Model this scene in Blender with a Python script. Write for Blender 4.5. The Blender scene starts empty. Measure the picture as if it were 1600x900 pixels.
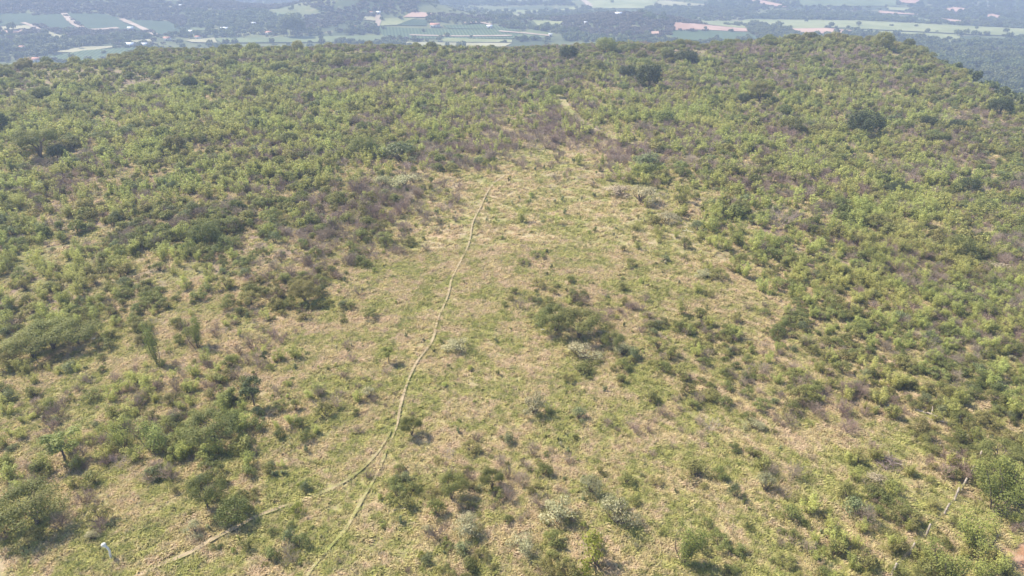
import bpy, math, random
import numpy as np
from mathutils import Vector, Matrix

C = bpy.data.collections.new('place'); bpy.context.scene.collection.children.link(C)
R = math.radians
rs = np.random.RandomState(7)
random.seed(7)

# ------------------------------------------------------------------ camera, world, sun
CH = 45.0; F = 1066.7; PITCH = R(26.4)
scene = bpy.context.scene
cam = bpy.data.cameras.new('camera'); co = bpy.data.objects.new('camera', cam); C.objects.link(co)
cam.sensor_width = 36; cam.lens = 24.0; cam.clip_start = 0.5; cam.clip_end = 30000
co.location = (0, 0, CH); co.rotation_euler = (math.pi/2 - PITCH, 0, 0)
scene.camera = co

SUN_EL = R(50); SUN_DIR = Vector((-0.90, 0.42, 0)).normalized()
w = bpy.data.worlds.new('World'); scene.world = w; w.use_nodes = True
nt = w.node_tree; bg = nt.nodes['Background']
sky = nt.nodes.new('ShaderNodeTexSky'); sky.sky_type = 'NISHITA'; sky.sun_disc = False
sky.sun_elevation = SUN_EL; sky.sun_rotation = math.atan2(SUN_DIR.x, SUN_DIR.y)
sky.altitude = 800
nt.links.new(sky.outputs[0], bg.inputs[0]); bg.inputs[1].default_value = 0.142
sl = bpy.data.lights.new('sun', 'SUN'); sl.energy = 4.8; sl.angle = R(0.6); sl.color = (1, 0.935, 0.80)
so = bpy.data.objects.new('sun', sl); C.objects.link(so)
sd = Vector((SUN_DIR.x*math.cos(SUN_EL), SUN_DIR.y*math.cos(SUN_EL), math.sin(SUN_EL)))
so.rotation_euler = sd.to_track_quat('Z', 'Y').to_euler(); so.location = (-60, 30, 90)
scene.view_settings.view_transform = 'Standard'; scene.view_settings.look = 'None'
scene.view_settings.exposure = 0.95; scene.view_settings.gamma = 1
scene.render.engine = 'CYCLES'
cy = scene.cycles
cy.max_bounces = 5; cy.diffuse_bounces = 2; cy.glossy_bounces = 1; cy.transmission_bounces = 3
cy.transparent_max_bounces = 4; cy.volume_bounces = 0
cy.sample_clamp_indirect = 4

# ------------------------------------------------------------------ numeric helpers
def _hash(i, j, s):
    n = (i.astype(np.int64)*374761393 + j.astype(np.int64)*668265263 + s*2147483647) & 0xffffffff
    n = ((n ^ (n >> 13))*1274126177) & 0xffffffff
    return ((n ^ (n >> 16)) & 0xffff)/65535.0
def vnoise(x, y, scale, seed=0, octs=3):
    x = np.asarray(x, float)/scale; y = np.asarray(y, float)/scale
    out = 0; amp = 1; tot = 0
    for o in range(octs):
        xi = np.floor(x); yi = np.floor(y); fx = x-xi; fy = y-yi
        fx = fx*fx*(3-2*fx); fy = fy*fy*(3-2*fy)
        a = _hash(xi, yi, seed+o); b = _hash(xi+1, yi, seed+o); c = _hash(xi, yi+1, seed+o); d = _hash(xi+1, yi+1, seed+o)
        out = out + amp*((a*(1-fx)+b*fx)*(1-fy) + (c*(1-fx)+d*fx)*fy); tot += amp
        amp *= .5; x = x*2+17.3; y = y*2+5.1
    return out/tot
def sstep(t): t = np.clip(t, 0, 1); return t*t*(3-2*t)

VZ = -65.0
# plateau rim: (azimuth given by picture column, picture row of the rim on level ground)
RIM = [(-900, 150), (-400, 118), (0, 112), (100, 108), (170, 101), (220, 84), (400, 77), (600, 77), (800, 78), (900, 75), (1000, 77),
       (1100, 82), (1180, 79), (1240, 68), (1300, 66), (1400, 76), (1450, 106), (1500, 136), (1560, 166), (1640, 196), (1800, 225), (2500, 260)]
def _rim():
    az = []; D = []
    for u, v in RIM:
        rx = (u-800)/F; ru = -(v-450)/F
        dy = math.cos(PITCH) + ru*math.sin(PITCH); dz = -math.sin(PITCH) + ru*math.cos(PITCH)
        t = -CH/dz; az.append(math.atan2(rx, dy)); D.append(t*math.hypot(rx, dy))
    return np.array(az), np.array(D)
RAZ, RD = _rim()
# valley hills: x, y, sx, sy, height, turn
HILLS = []
def height(x, y):
    x = np.asarray(x, float); y = np.asarray(y, float)
    r = np.hypot(x, y); az = np.arctan2(x, y)
    D = np.interp(az, RAZ, RD) - 14
    D = np.where(np.abs(az) > 1.2, 150 + 0*az, D)
    W = np.interp(az, [-.7, .3, .45, .7], [260, 300, 330, 380])
    s = sstep((r-D)/W)
    near = (vnoise(x, y, 70, 3, 2)-.5)*3.0 + (vnoise(x, y, 9, 4, 2)-.5)*0.55
    near = near - 5*sstep((x-25)/90)*sstep((260-y)/120) - 3.0*sstep((-x-20)/70)*sstep((150-y)/90)
    near = near + 3.5*np.exp(-((x-150)/60)**2 - ((y-330)/60)**2) + 2.0*np.exp(-((x+180)/70)**2-((y-300)/50)**2)
    val = VZ + (vnoise(x, y, 500, 5, 2)-.5)*10 + sstep((r-2200)/3000)*55*vnoise(x, y, 1500, 9, 2)
    for hx, hy, sx, sy, hh, tr in HILLS:
        dx = x-hx; dy = y-hy; a = dx*math.cos(tr)+dy*math.sin(tr); b = -dx*math.sin(tr)+dy*math.cos(tr)
        val = val + hh*np.exp(-(a/sx)**2-(b/sy)**2)
    return near*(1-s) + val*s
def h1(x, y): return float(height(np.array([x]), np.array([y]))[0])

def rays(u, v):
    u = np.asarray(u, float); v = np.asarray(v, float)
    rx = (u-800)/F; ru = -(v-450)/F
    return rx, math.cos(PITCH)+ru*math.sin(PITCH), -math.sin(PITCH)+ru*math.cos(PITCH)
def ground_at(u, v):
    """where the line of sight through a photo pixel first meets the terrain"""
    rx, dy, dz = rays(u, v)
    rx = np.atleast_1d(rx); dy = np.atleast_1d(dy); dz = np.atleast_1d(dz)
    t = np.full(rx.shape, 25.0); done = np.zeros(rx.shape, bool); tp = t.copy()
    for k in range(900):
        z = CH + t*dz; hz = height(t*rx, t*dy); hit = z < hz
        done |= hit
        if done.all(): break
        step = np.maximum(0.6, (z-hz)*0.55)
        tp = np.where(done, tp, t); t = np.where(done, t, t+step)
        if t.min() > 9000: break
    lo, hi = tp, t
    for k in range(14):
        m = (lo+hi)/2; b = CH+m*dz < height(m*rx, m*dy)
        hi = np.where(b, m, hi); lo = np.where(b, lo, m)
    return hi*rx, hi*dy, height(hi*rx, hi*dy)
def G(u, v):
    x, y, z = ground_at([u], [v]); return float(x[0]), float(y[0]), float(z[0])
def project(x, y, z):
    dz = z-CH; dep = y*math.cos(PITCH)-dz*math.sin(PITCH); up = y*math.sin(PITCH)+dz*math.cos(PITCH)
    dep = np.where(dep < 1, 1, dep)
    return 800+F*x/dep, 450-F*up/dep, dep
def level(u, v, z=VZ):
    rx, dy, dz = rays(u, v); t = (z-CH)/dz; return float(t*rx), float(t*dy)

for (u, v, wpx, dpx, hh, tr) in [(40, 40, 330, 130, 46, .1), (-150, 60, 300, 200, 40, 0), (572, 40, 80, 130, 46, .3), (655, 38, 80, 120, 16, 0),
                                 (760, 50, 120, 120, 14, 0), (985, 52, 110, 120, 24, .1), (480, 52, 90, 110, 10, 0), (1500, 4, 400, 200, 28, 0), (1180, 6, 140, 150, 18, 0), (330, 12, 150, 150, 6, 0)]:
    x, y = level(u, v); d = math.hypot(x, y)
    HILLS.append((x, y, wpx*d/F, dpx, hh, tr))

# ------------------------------------------------------------------ object helpers
def tag(o, label=None, cat=None, group=None, kind=None):
    if label: o['label'] = label
    if cat: o['category'] = cat
    if group: o['group'] = group
    if kind: o['kind'] = kind
    return o
def link(name, data, parent=None, loc=None):
    o = bpy.data.objects.new(name, data); C.objects.link(o)
    if parent: o.parent = parent
    if loc is not None: o.location = loc
    return o
def mesh_np(name, V, F4, mats, midx=None, var=None, smooth=False):
    """V (n,3); F4 list of arrays (m,k)"""
    me = bpy.data.meshes.new(name)
    V = np.asarray(V, np.float32)
    loops = np.concatenate([f.ravel() for f in F4]).astype(np.int32)
    tot = np.concatenate([np.full(len(f), f.shape[1]) for f in F4]).astype(np.int32)
    st = np.concatenate([[0], np.cumsum(tot)[:-1]]).astype(np.int32)
    me.vertices.add(len(V)); me.vertices.foreach_set('co', V.ravel())
    me.loops.add(len(loops)); me.loops.foreach_set('vertex_index', loops)
    me.polygons.add(len(tot)); me.polygons.foreach_set('loop_start', st); me.polygons.foreach_set('loop_total', tot)
    for m in mats: me.materials.append(m)
    if midx is not None: me.polygons.foreach_set('material_index', np.asarray(midx, np.int32))
    if smooth: me.polygons.foreach_set('use_smooth', np.ones(len(tot), bool))
    if var is not None:
        a = me.attributes.new('leafvar', 'FLOAT', 'FACE'); a.data.foreach_set('value', np.asarray(var, np.float32))
    me.update(calc_edges=True); me.validate()
    return me

# ------------------------------------------------------------------ materials
def mat(name):
    m = bpy.data.materials.new(name); m.use_nodes = True
    n = m.node_tree.nodes; p = n['Principled BSDF']; p.inputs['Roughness'].default_value = .85
    p.inputs['Specular IOR Level'].default_value = .2
    return m, m.node_tree, p
def N(t, kind, **kw):
    n = t.nodes.new(kind)
    for k, v in kw.items(): setattr(n, k, v)
    return n
def mixc(t, fac, a, b, blend='MIX'):
    n = t.nodes.new('ShaderNodeMix'); n.data_type = 'RGBA'; n.blend_type = blend
    for i, s in ((0, fac), (6, a), (7, b)):
        if isinstance(s, (int, float)): n.inputs[i].default_value = s
        elif isinstance(s, tuple): n.inputs[i].default_value = (*s, 1)
        else: t.links.new(s, n.inputs[i])
    return n.outputs[2]
def rampf(t, x, a, b):
    n = N(t, 'ShaderNodeMapRange'); n.interpolation_type = 'SMOOTHSTEP'
    t.links.new(x, n.inputs[0]); n.inputs[1].default_value = a; n.inputs[2].default_value = b; return n.outputs[0]
def wnoise(t, scale, detail=3, rough=.55, dist=0):
    g = N(t, 'ShaderNodeNewGeometry'); n = N(t, 'ShaderNodeTexNoise')
    t.links.new(g.outputs['Position'], n.inputs['Vector']); n.inputs['Scale'].default_value = scale
    n.inputs['Detail'].default_value = detail; n.inputs['Roughness'].default_value = rough; n.inputs['Distortion'].default_value = dist
    return n.outputs[0]
def foliage(name, dark, light, trans=.32, tip=None, patch=.06):
    m, t, p = mat(name)
    a = N(t, 'ShaderNodeAttribute', attribute_name='leafvar')
    oi = N(t, 'ShaderNodeObjectInfo')
    c = mixc(t, a.outputs['Fac'], dark, light)
    hs = N(t, 'ShaderNodeHueSaturation')
    mr = N(t, 'ShaderNodeMapRange'); t.links.new(oi.outputs['Random'], mr.inputs[0]); mr.inputs[3].default_value = .70; mr.inputs[4].default_value = 1.28
    t.links.new(mr.outputs[0], hs.inputs['Value'])
    pn = rampf(t, wnoise(t, patch, 2), .35, .65)
    mh = N(t, 'ShaderNodeMapRange'); t.links.new(pn, mh.inputs[0]); mh.inputs[3].default_value = .483; mh.inputs[4].default_value = .515
    t.links.new(mh.outputs[0], hs.inputs['Hue'])
    t.links.new(c, hs.inputs['Color'])
    col = hs.outputs[0]
    t.links.new(col, p.inputs['Base Color']); p.inputs['Roughness'].default_value = .6; p.inputs['Specular IOR Level'].default_value = .25
    if trans > 0:
        tr = N(t, 'ShaderNodeBsdfTranslucent'); t.links.new(mixc(t, .35, col, (light[0]*1.3, light[1]*1.4, light[2])), tr.inputs[0])
        mx = N(t, 'ShaderNodeMixShader'); mx.inputs[0].default_value = trans
        t.links.new(p.outputs[0], mx.inputs[1]); t.links.new(tr.outputs[0], mx.inputs[2])
        t.links.new(mx.outputs[0], t.nodes['Material Output'].inputs[0])
    return m
M = {}
M['sapling'] = foliage('bright_leaves', (.26, .27, .068), (.53, .515, .165), .4)
M['thicket'] = foliage('thicket_leaves', (.15, .175, .042), (.32, .34, .095), .3)
M['green'] = foliage('green_leaves', (.14, .15, .045), (.285, .285, .090), .36)
M['olive'] = foliage('olive_leaves', (.18, .165, .052), (.35, .315, .11), .34)
M['blue'] = foliage('grey_green_leaves', (.15, .165, .07), (.29, .305, .145), .34)
M['dark'] = foliage('dark_leaves', (.038, .05, .02), (.13, .145, .05), .15)
M['yellow'] = foliage('yellow_leaves', (.16, .19, .035), (.34, .35, .06), .4)
M['silver'] = foliage('silver_leaves', (.22, .21, .10), (.56, .50, .30), .3)
M['straw'] = foliage('straw_leaves', (.28, .23, .14), (.48, .40, .26), .25)
M['valley'] = foliage('valley_leaves', (.078, .095, .036), (.215, .235, .080), .26, patch=.01)
M['valleyb'] = foliage('valley_bush_leaves', (.10, .082, .055), (.20, .165, .11), .12, patch=.01)
M['twig'] = foliage('dry_twigs', (.27, .195, .14), (.43, .325, .25), 0)
M['twigp'] = foliage('pale_dry_twigs', (.33, .25, .21), (.50, .40, .34), 0)

def bark(name, a, b, sc=6):
    m, t, p = mat(name); n = wnoise(t, sc, 3)
    t.links.new(mixc(t, rampf(t, n, .35, .65), a, b), p.inputs['Base Color']); return m
M['bark'] = bark('bark', (.10, .075, .055), (.22, .17, .13))
M['dead'] = bark('bleached_dead_wood', (.62, .56, .48), (.82, .78, .70), 4)
M['log'] = bark('weathered_log', (.27, .21, .16), (.46, .38, .31), 5)
M['post'] = bark('weathered_post', (.25, .20, .15), (.42, .35, .28), 5)
M['wire'] = bark('rusty_wire', (.16, .12, .10), (.24, .2, .18), 5)
M['wall'] = bark('pale_wall', (.62, .56, .48), (.78, .73, .66), .5)
M['rooftile'] = bark('clay_roof', (.42, .20, .13), (.55, .30, .21), .8)
M['roofwhite'] = bark('pale_sheet_roof', (.72, .72, .72), (.84, .84, .83), .5)
M['window'] = bark('dark_window', (.03, .035, .04), (.05, .055, .06), 1)

def grass_color(t, obj_jit=False):
    big = rampf(t, wnoise(t, .035, 3, .6), .42, .60)
    mid = rampf(t, wnoise(t, .22, 4, .62, .4), .40, .60)
    fin = rampf(t, wnoise(t, 1.5, 4, .65, .3), .36, .64)
    straw = mixc(t, rampf(t, wnoise(t, .6, 3), .4, .6), (.425, .345, .185), (.45, .346, .225))
    green = mixc(t, rampf(t, wnoise(t, .9, 3), .4, .62), (.235, .235, .075), (.345, .325, .115))
    add = N(t, 'ShaderNodeMath', operation='MULTIPLY_ADD'); t.links.new(big, add.inputs[0]); add.inputs[1].default_value = .38
    t.links.new(mid, add.inputs[2])
    s2 = N(t, 'ShaderNodeMath', operation='MULTIPLY_ADD'); t.links.new(fin, s2.inputs[0]); s2.inputs[1].default_value = .85; t.links.new(add.outputs[0], s2.inputs[2])
    f = N(t, 'ShaderNodeMapRange'); t.links.new(s2.outputs[0], f.inputs[0]); f.inputs[1].default_value = .39; f.inputs[2].default_value = 1.64
    return mixc(t, f.outputs[0], green, straw)
def grass_mat():
    m, t, p = mat('grass_blades')
    c = grass_color(t); oi = N(t, 'ShaderNodeObjectInfo')
    a = N(t, 'ShaderNodeAttribute', attribute_name='leafvar')
    hs = N(t, 'ShaderNodeHueSaturation'); ad = N(t, 'ShaderNodeMath', operation='ADD'); t.links.new(oi.outputs['Random'], ad.inputs[0]); t.links.new(a.outputs['Fac'], ad.inputs[1])
    mr = N(t, 'ShaderNodeMapRange'); t.links.new(ad.outputs[0], mr.inputs[0]); mr.inputs[2].default_value = 2; mr.inputs[3].default_value = 1.2; mr.inputs[4].default_value = 1.7
    t.links.new(mr.outputs[0], hs.inputs['Value']); t.links.new(c, hs.inputs['Color'])
    t.links.new(hs.outputs[0], p.inputs['Base Color'])
    tr = N(t, 'ShaderNodeBsdfTranslucent'); t.links.new(hs.outputs[0], tr.inputs[0])
    mx = N(t, 'ShaderNodeMixShader'); mx.inputs[0].default_value = .42
    t.links.new(p.outputs[0], mx.inputs[1]); t.links.new(tr.outputs[0], mx.inputs[2]); t.links.new(mx.outputs[0], t.nodes['Material Output'].inputs[0])
    return m
M['grass'] = grass_mat()

def ground_mat():
    m, t, p = mat('savanna_ground')
    c = grass_color(t)
    # gaps of soil and litter between the tufts
    gap = rampf(t, wnoise(t, 2.6, 4, .7), .53, .66)
    c = mixc(t, 1.0, c, (.80, .80, .78), 'MULTIPLY')
    c = mixc(t, gap, c, (.17, .145, .075))
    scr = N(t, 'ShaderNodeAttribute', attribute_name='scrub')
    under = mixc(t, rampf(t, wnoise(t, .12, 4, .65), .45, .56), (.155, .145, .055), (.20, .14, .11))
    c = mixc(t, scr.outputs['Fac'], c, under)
    ds = N(t, 'ShaderNodeAttribute', attribute_name='soil')
    soil = mixc(t, rampf(t, wnoise(t, 1.2, 4), .4, .6), (.36, .18, .105), (.42, .26, .17))
    c = mixc(t, ds.outputs['Fac'], c, soil)
    vl = N(t, 'ShaderNodeAttribute', attribute_name='valley')
    vg = mixc(t, rampf(t, wnoise(t, .012, 4, .6), .42, .58), (.062, .078, .034), (.13, .14, .058))
    vg = mixc(t, rampf(t, wnoise(t, .03, 3, .6), .58, .68), vg, (.20, .185, .095))
    c = mixc(t, vl.outputs['Fac'], c, vg)
    t.links.new(c, p.inputs['Base Color']); p.inputs['Roughness'].default_value = .95
    b = N(t, 'ShaderNodeBump'); b.inputs['Strength'].default_value = .9; b.inputs['Distance'].default_value = .25
    t.links.new(wnoise(t, 1.6, 5, .65), b.inputs['Height']); t.links.new(b.outputs[0], p.inputs['Normal'])
    return m
M['ground'] = ground_mat()
def flat_mat(name, a, b, sc=.05, rows=None):
    m, t, p = mat(name)
    c = mixc(t, rampf(t, wnoise(t, sc, 4, .6), .4, .6), a, b)
    if rows:
        g = N(t, 'ShaderNodeNewGeometry'); wv = N(t, 'ShaderNodeTexWave'); mp = N(t, 'ShaderNodeMapping')
        mp.inputs['Rotation'].default_value = (0, 0, rows[1]); t.links.new(g.outputs['Position'], mp.inputs[0]); t.links.new(mp.outputs[0], wv.inputs[0])
        wv.inputs['Scale'].default_value = rows[0]; wv.inputs['Distortion'].default_value = .4
        c = mixc(t, rampf(t, wv.outputs['Fac'], .3, .7), c, (a[0]*.55, a[1]*.6, a[2]*.6))
    t.links.new(c, p.inputs['Base Color']); p.inputs['Roughness'].default_value = .95
    return m
M['coffee'] = flat_mat('coffee_rows', (.055, .085, .042), (.075, .11, .052), .02, (.09, .3))
M['coffee2'] = flat_mat('coffee_rows_light', (.085, .12, .055), (.11, .15, .065), .02, (.07, -.2))
M['pasture'] = flat_mat('pasture_grass', (.19, .205, .085), (.26, .265, .12), .02)
M['palefield'] = flat_mat('pale_pasture', (.25, .235, .13), (.33, .30, .175), .02)
M['redsoil'] = flat_mat('red_soil', (.36, .22, .16), (.46, .30, .22), .02)
M['midfield'] = flat_mat('green_field', (.115, .14, .06), (.155, .18, .078), .02)
M['track'] = flat_mat('pale_dirt', (.34, .26, .19), (.42, .33, .25), .05)

def path_mat():
    m, t, p = mat('trodden_path')
    soil = mixc(t, rampf(t, wnoise(t, 1.5, 4), .4, .6), (.34, .26, .155), (.42, .32, .20))
    gr = mixc(t, 1.0, grass_color(t), (.86, .88, .80), 'MULTIPLY')  # grass colour dimmed evenly, standing in for the self-shadow of the tufts
    e = N(t, 'ShaderNodeAttribute', attribute_name='wear')
    nn = wnoise(t, .35, 4, .75)
    s = N(t, 'ShaderNodeMath', operation='ADD'); t.links.new(e.outputs['Fac'], s.inputs[0]); t.links.new(nn, s.inputs[1])
    c = mixc(t, rampf(t, s.outputs[0], .80, 1.15), gr, soil)
    t.links.new(mixc(t, rampf(t, wnoise(t, 2.2, 5, .7), .35, .65), mixc(t, 1.0, c, (.72, .72, .70), 'MULTIPLY'), c), p.inputs['Base Color'])
    b = N(t, 'ShaderNodeBump'); b.inputs['Strength'].default_value = .8; b.inputs['Distance'].default_value = .15
    t.links.new(wnoise(t, 2.5, 5, .65), b.inputs['Height']); t.links.new(b.outputs[0], p.inputs['Normal']); return m
M['path'] = path_mat()

# ------------------------------------------------------------------ plant cover, written down as coarse maps of the photograph
# rows: photo y 50..900 in steps of 50; columns: photo x 0..1600 in steps of 100 (0-9)
S_ = """0000000000001100
1124554433343332
4677777635665642
5666643201355665
7654420001245666
5521110000124666
3311100000124566
3211000000013456
2221000000012466
1121000000012466
1111100000001245
1122200000001123
2233100000000112
2231000000000113
1100000000000114
0000000000001114
0000000000001124"""
G_ = """5577545477778987
8876654445654668
5444333212333557
5433343211333455
3344443102333466
3455531011244355
4456551111255446
7666631021245555
8766430152345555
7532111145345555
3322111113344455
4334211011233345
3345211122223234
4333213422222246
5324213554122327
4223212453222227
3212212564333346"""
P_ = """0011333343333210
1111234444567331
1111112344222232
1111236643544333
1233332001233332
2466632000112355
3334420000111234
1122211000111233
1111100011111112
1111100001121112
1111110001122112
1111110000112222
1111110001111111
1110001110001111
1111001110001111
1111011110001111
1110111110001111"""
def parse(s): return np.array([[int(c) for c in r] for r in s.split('\n')], float)/9
MAPS = {'S': parse(S_), 'G': parse(G_), 'P': parse(P_)}
def cover(k, u, v):
    m = MAPS[k]; a = np.clip(u/100-.5, 0, 14.999); b = np.clip((v-50)/50-.5, 0, 15.999)
    i = a.astype(int); j = b.astype(int); fa = a-i; fb = b-j
    return (m[j, i]*(1-fa)+m[j, i+1]*fa)*(1-fb) + (m[j+1, i]*(1-fa)+m[j+1, i+1]*fa)*fb

# ------------------------------------------------------------------ paths (needed early: plants stay off them)
def polyline(pts, n=6):
    P = np.array([G(u, v)[:2] for u, v in pts]); out = []
    for i in range(len(P)-1):
        p0 = P[max(i-1, 0)]; p1 = P[i]; p2 = P[i+1]; p3 = P[min(i+2, len(P)-1)]
        for k in range(n):
            t = k/n
            out.append(.5*((2*p1)+(-p0+p2)*t+(2*p0-5*p1+4*p2-p3)*t*t+(-p0+3*p1-3*p2+p3)*t**3))
    out.append(P[-1]); return np.array(out)
PATHS = [
    ('footpath', [(800, 268), (768, 292), (748, 330), (738, 352), (733, 380), (718, 412), (706, 436), (700, 462), (684, 500), (676, 532), (652, 566), (637, 598), (625, 638), (620, 668), (606, 700)], .22, .78, 'narrow worn earth footpath running up the middle of the clearing'),
    ('footpath', [(606, 700), (590, 740), (566, 782), (540, 828), (505, 868), (470, 915), (440, 970)], .2, .12, 'faint grassy lower end of the footpath near the bottom edge'),
    ('footpath', [(160, 940), (222, 897), (290, 868), (330, 845), (375, 822), (405, 806), (450, 790)], .34, .80, 'earth footpath curving in from the bottom left corner'),
    ('footpath', [(440, 794), (480, 780), (520, 764), (556, 742), (584, 716), (600, 694), (612, 672)], .2, .12, 'faint grassy link between the main footpath and its bottom left branch'),
    ('footpath', [(872, 148), (888, 172), (915, 196), (950, 213), (1002, 229)], 1.7, .12, 'wide grassy track winding up between the thickets'),
]
PL = [(p[0], polyline(p[1]), p[2], p[3], p[4]) for p in PATHS]
def path_dist(x, y):
    d = np.full(np.shape(x), 1e9)
    for _, P, w_, wr, _ in PL:
        for a in range(0, len(P)-1):
            ax, ay = P[a]; bx, by = P[a+1]; vx = bx-ax; vy = by-ay; L = vx*vx+vy*vy+1e-9
            t = np.clip(((x-ax)*vx+(y-ay)*vy)/L, 0, 1)
            d = np.minimum(d, np.hypot(x-ax-t*vx, y-ay-t*vy)-w_*(1 if wr > .6 else .55))
    return d

# ------------------------------------------------------------------ terrain: one sheet to the horizon
def terrain():
    az = np.concatenate([np.linspace(-math.pi, -.86, 70, endpoint=False), np.linspace(-.86, .86, 560), np.linspace(.86, math.pi, 70)[1:]])
    az = az[:-1]
    r = [0.6]
    while r[-1] < 30: r.append(r[-1]*1.12+.5)
    while r[-1] < 450: r.append(r[-1]*1.0115)
    while r[-1] < 2600: r.append(r[-1]*1.011)
    while r[-1] < 14000: r.append(r[-1]*1.12)
    r = np.array(r); A, Rr = np.meshgrid(az, r)
    X = Rr*np.sin(A); Y = Rr*np.cos(A); Z = height(X, Y)
    V = np.stack([X.ravel(), Y.ravel(), Z.ravel()], 1)
    nr, na = A.shape
    i = np.arange(nr-1)[:, None]; j = np.arange(na)[None, :]; j2 = (j+1) % na
    f = np.stack([(i*na+j), (i*na+j2), ((i+1)*na+j2), ((i+1)*na+j)], -1).reshape(-1, 4)
    cx = len(V); V = np.vstack([V, [[0, 0, h1(0, 0)]]])
    f0 = np.stack([np.full(na, cx), np.arange(na), (np.arange(na)+1) % na][::1], 1)[:, [0, 2, 1]]
    me = mesh_np('ground', V, [f[:, ::-1], f0], [M['ground']], smooth=True)
    x, y, z = V.T
    u, v, _ = project(x, y, z)
    D = np.interp(np.arctan2(x, y), RAZ, RD); rr = np.hypot(x, y)
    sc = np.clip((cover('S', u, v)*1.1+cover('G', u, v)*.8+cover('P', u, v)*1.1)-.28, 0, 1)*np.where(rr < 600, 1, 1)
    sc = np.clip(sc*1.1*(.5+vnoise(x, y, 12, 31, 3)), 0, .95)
    vl = sstep((rr-D-10)/90)
    sx, sy, _z = G(1588, 878); sx2, sy2, _ = G(1560, 905)
    so_ = sstep((2.2-np.hypot((x-sx-2.9)/1.6, (y-sy)/1.3)+ (vnoise(x, y, 2, 8, 3)-.5)*3)/1.5)
    dz = sstep((vnoise(x, y, 5, 77, 3)-.72)/.08)*.35*(rr < 300)
    for nme, arr in (('scrub', sc), ('valley', vl), ('soil', np.clip(so_+dz*(1-sc), 0, 1))):
        a = me.attributes.new(nme, 'FLOAT', 'POINT'); a.data.foreach_set('value', arr.astype(np.float32))
    tag(link('ground', me), kind='structure')
terrain()

def ribbon(name, P, wid, mat_, lift=.05, wear=1.0, na=5, label=None):
    P = np.asarray(P); d = np.gradient(P, axis=0); d /= np.linalg.norm(d, axis=1)[:, None]+1e-9; n = np.stack([-d[:, 1], d[:, 0]], 1)
    s = np.linspace(-1, 1, na); ww = wid*(0.55+.9*vnoise(P[:, 0], P[:, 1], 2.2, 55, 3))
    if lift < 1:
        e = np.arange(len(P))/(len(P)-1.0); ww = ww*np.clip(np.minimum(e, 1-e)*14, .12, 1)
    X = P[:, 0][:, None]+n[:, 0][:, None]*s*ww[:, None]; Y = P[:, 1][:, None]+n[:, 1][:, None]*s*ww[:, None]
    Z = height(X, Y)+lift+(.0009*np.hypot(X, Y) if lift < 1 else 0); V = np.stack([X.ravel(), Y.ravel(), Z.ravel()], 1)
    i = np.arange(len(P)-1)[:, None]; j = np.arange(na-1)[None, :]
    f = np.stack([i*na+j, i*na+j+1, (i+1)*na+j+1, (i+1)*na+j], -1).reshape(-1, 4)
    me = mesh_np(name, V, [f[:, ::-1]], [mat_], smooth=True)
    a = me.attributes.new('wear', 'FLOAT', 'POINT'); a.data.foreach_set('value', np.broadcast_to(wear-.75*np.abs(s)**1.5, X.shape).ravel().astype(np.float32))
    return tag(link(name, me), label, kind='structure')
def densify(P, step):
    out = [P[0]]
    for a, b in zip(P[:-1], P[1:]):
        n = max(1, int(np.hypot(*(b-a))/step))
        for k in range(1, n+1): out.append(a+(b-a)*k/n)
    return np.array(out)
for nme, P, w_, wear, lab in PL:
    ribbon('footpath', densify(P, .5), w_*.72, M['path'], .10, wear+.15, na=9, label=lab)

# ------------------------------------------------------------------ plant prototypes
def leaves(rng, cen, nrm, size, var, aspect=2.2, up=.3):
    """leaf quads with a fold: cen (n,3), nrm bias (n,3), size (n)"""
    n = len(cen)
    nn = nrm + rng.normal(0, .38, (n, 3)) + np.array([0, 0, up]); nn /= np.linalg.norm(nn, axis=1)[:, None]+1e-9
    a = rng.normal(0, 1, (n, 3)); a -= nn*np.sum(a*nn, 1)[:, None]; a /= np.linalg.norm(a, axis=1)[:, None]+1e-9
    b = np.cross(nn, a); L = size[:, None]*a; W_ = size[:, None]*b/aspect
    V = np.stack([cen-L*.5, cen+W_*.5-L*.05+nn*size[:, None]*.06, cen+L*.5, cen-W_*.5-L*.05+nn*size[:, None]*.06], 1).reshape(-1, 3)
    f = np.arange(n*4).reshape(-1, 4)
    return V, f, var
def clump(rng, c, rad, n, size, shell=.55):
    c = np.array(c); rad = np.array(rad)
    d = rng.normal(0, 1, (n, 3)); d /= np.linalg.norm(d, axis=1)[:, None]
    k = shell+(1-shell)*rng.rand(n)**.7
    p = c+d*rad*k[:, None]*(1+rng.normal(0, .10, (n, 1)))
    return p, d, size*(.7+.6*rng.rand(n)), np.clip(rng.rand()*.5+rng.rand(n)*.5, 0, 1)
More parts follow.
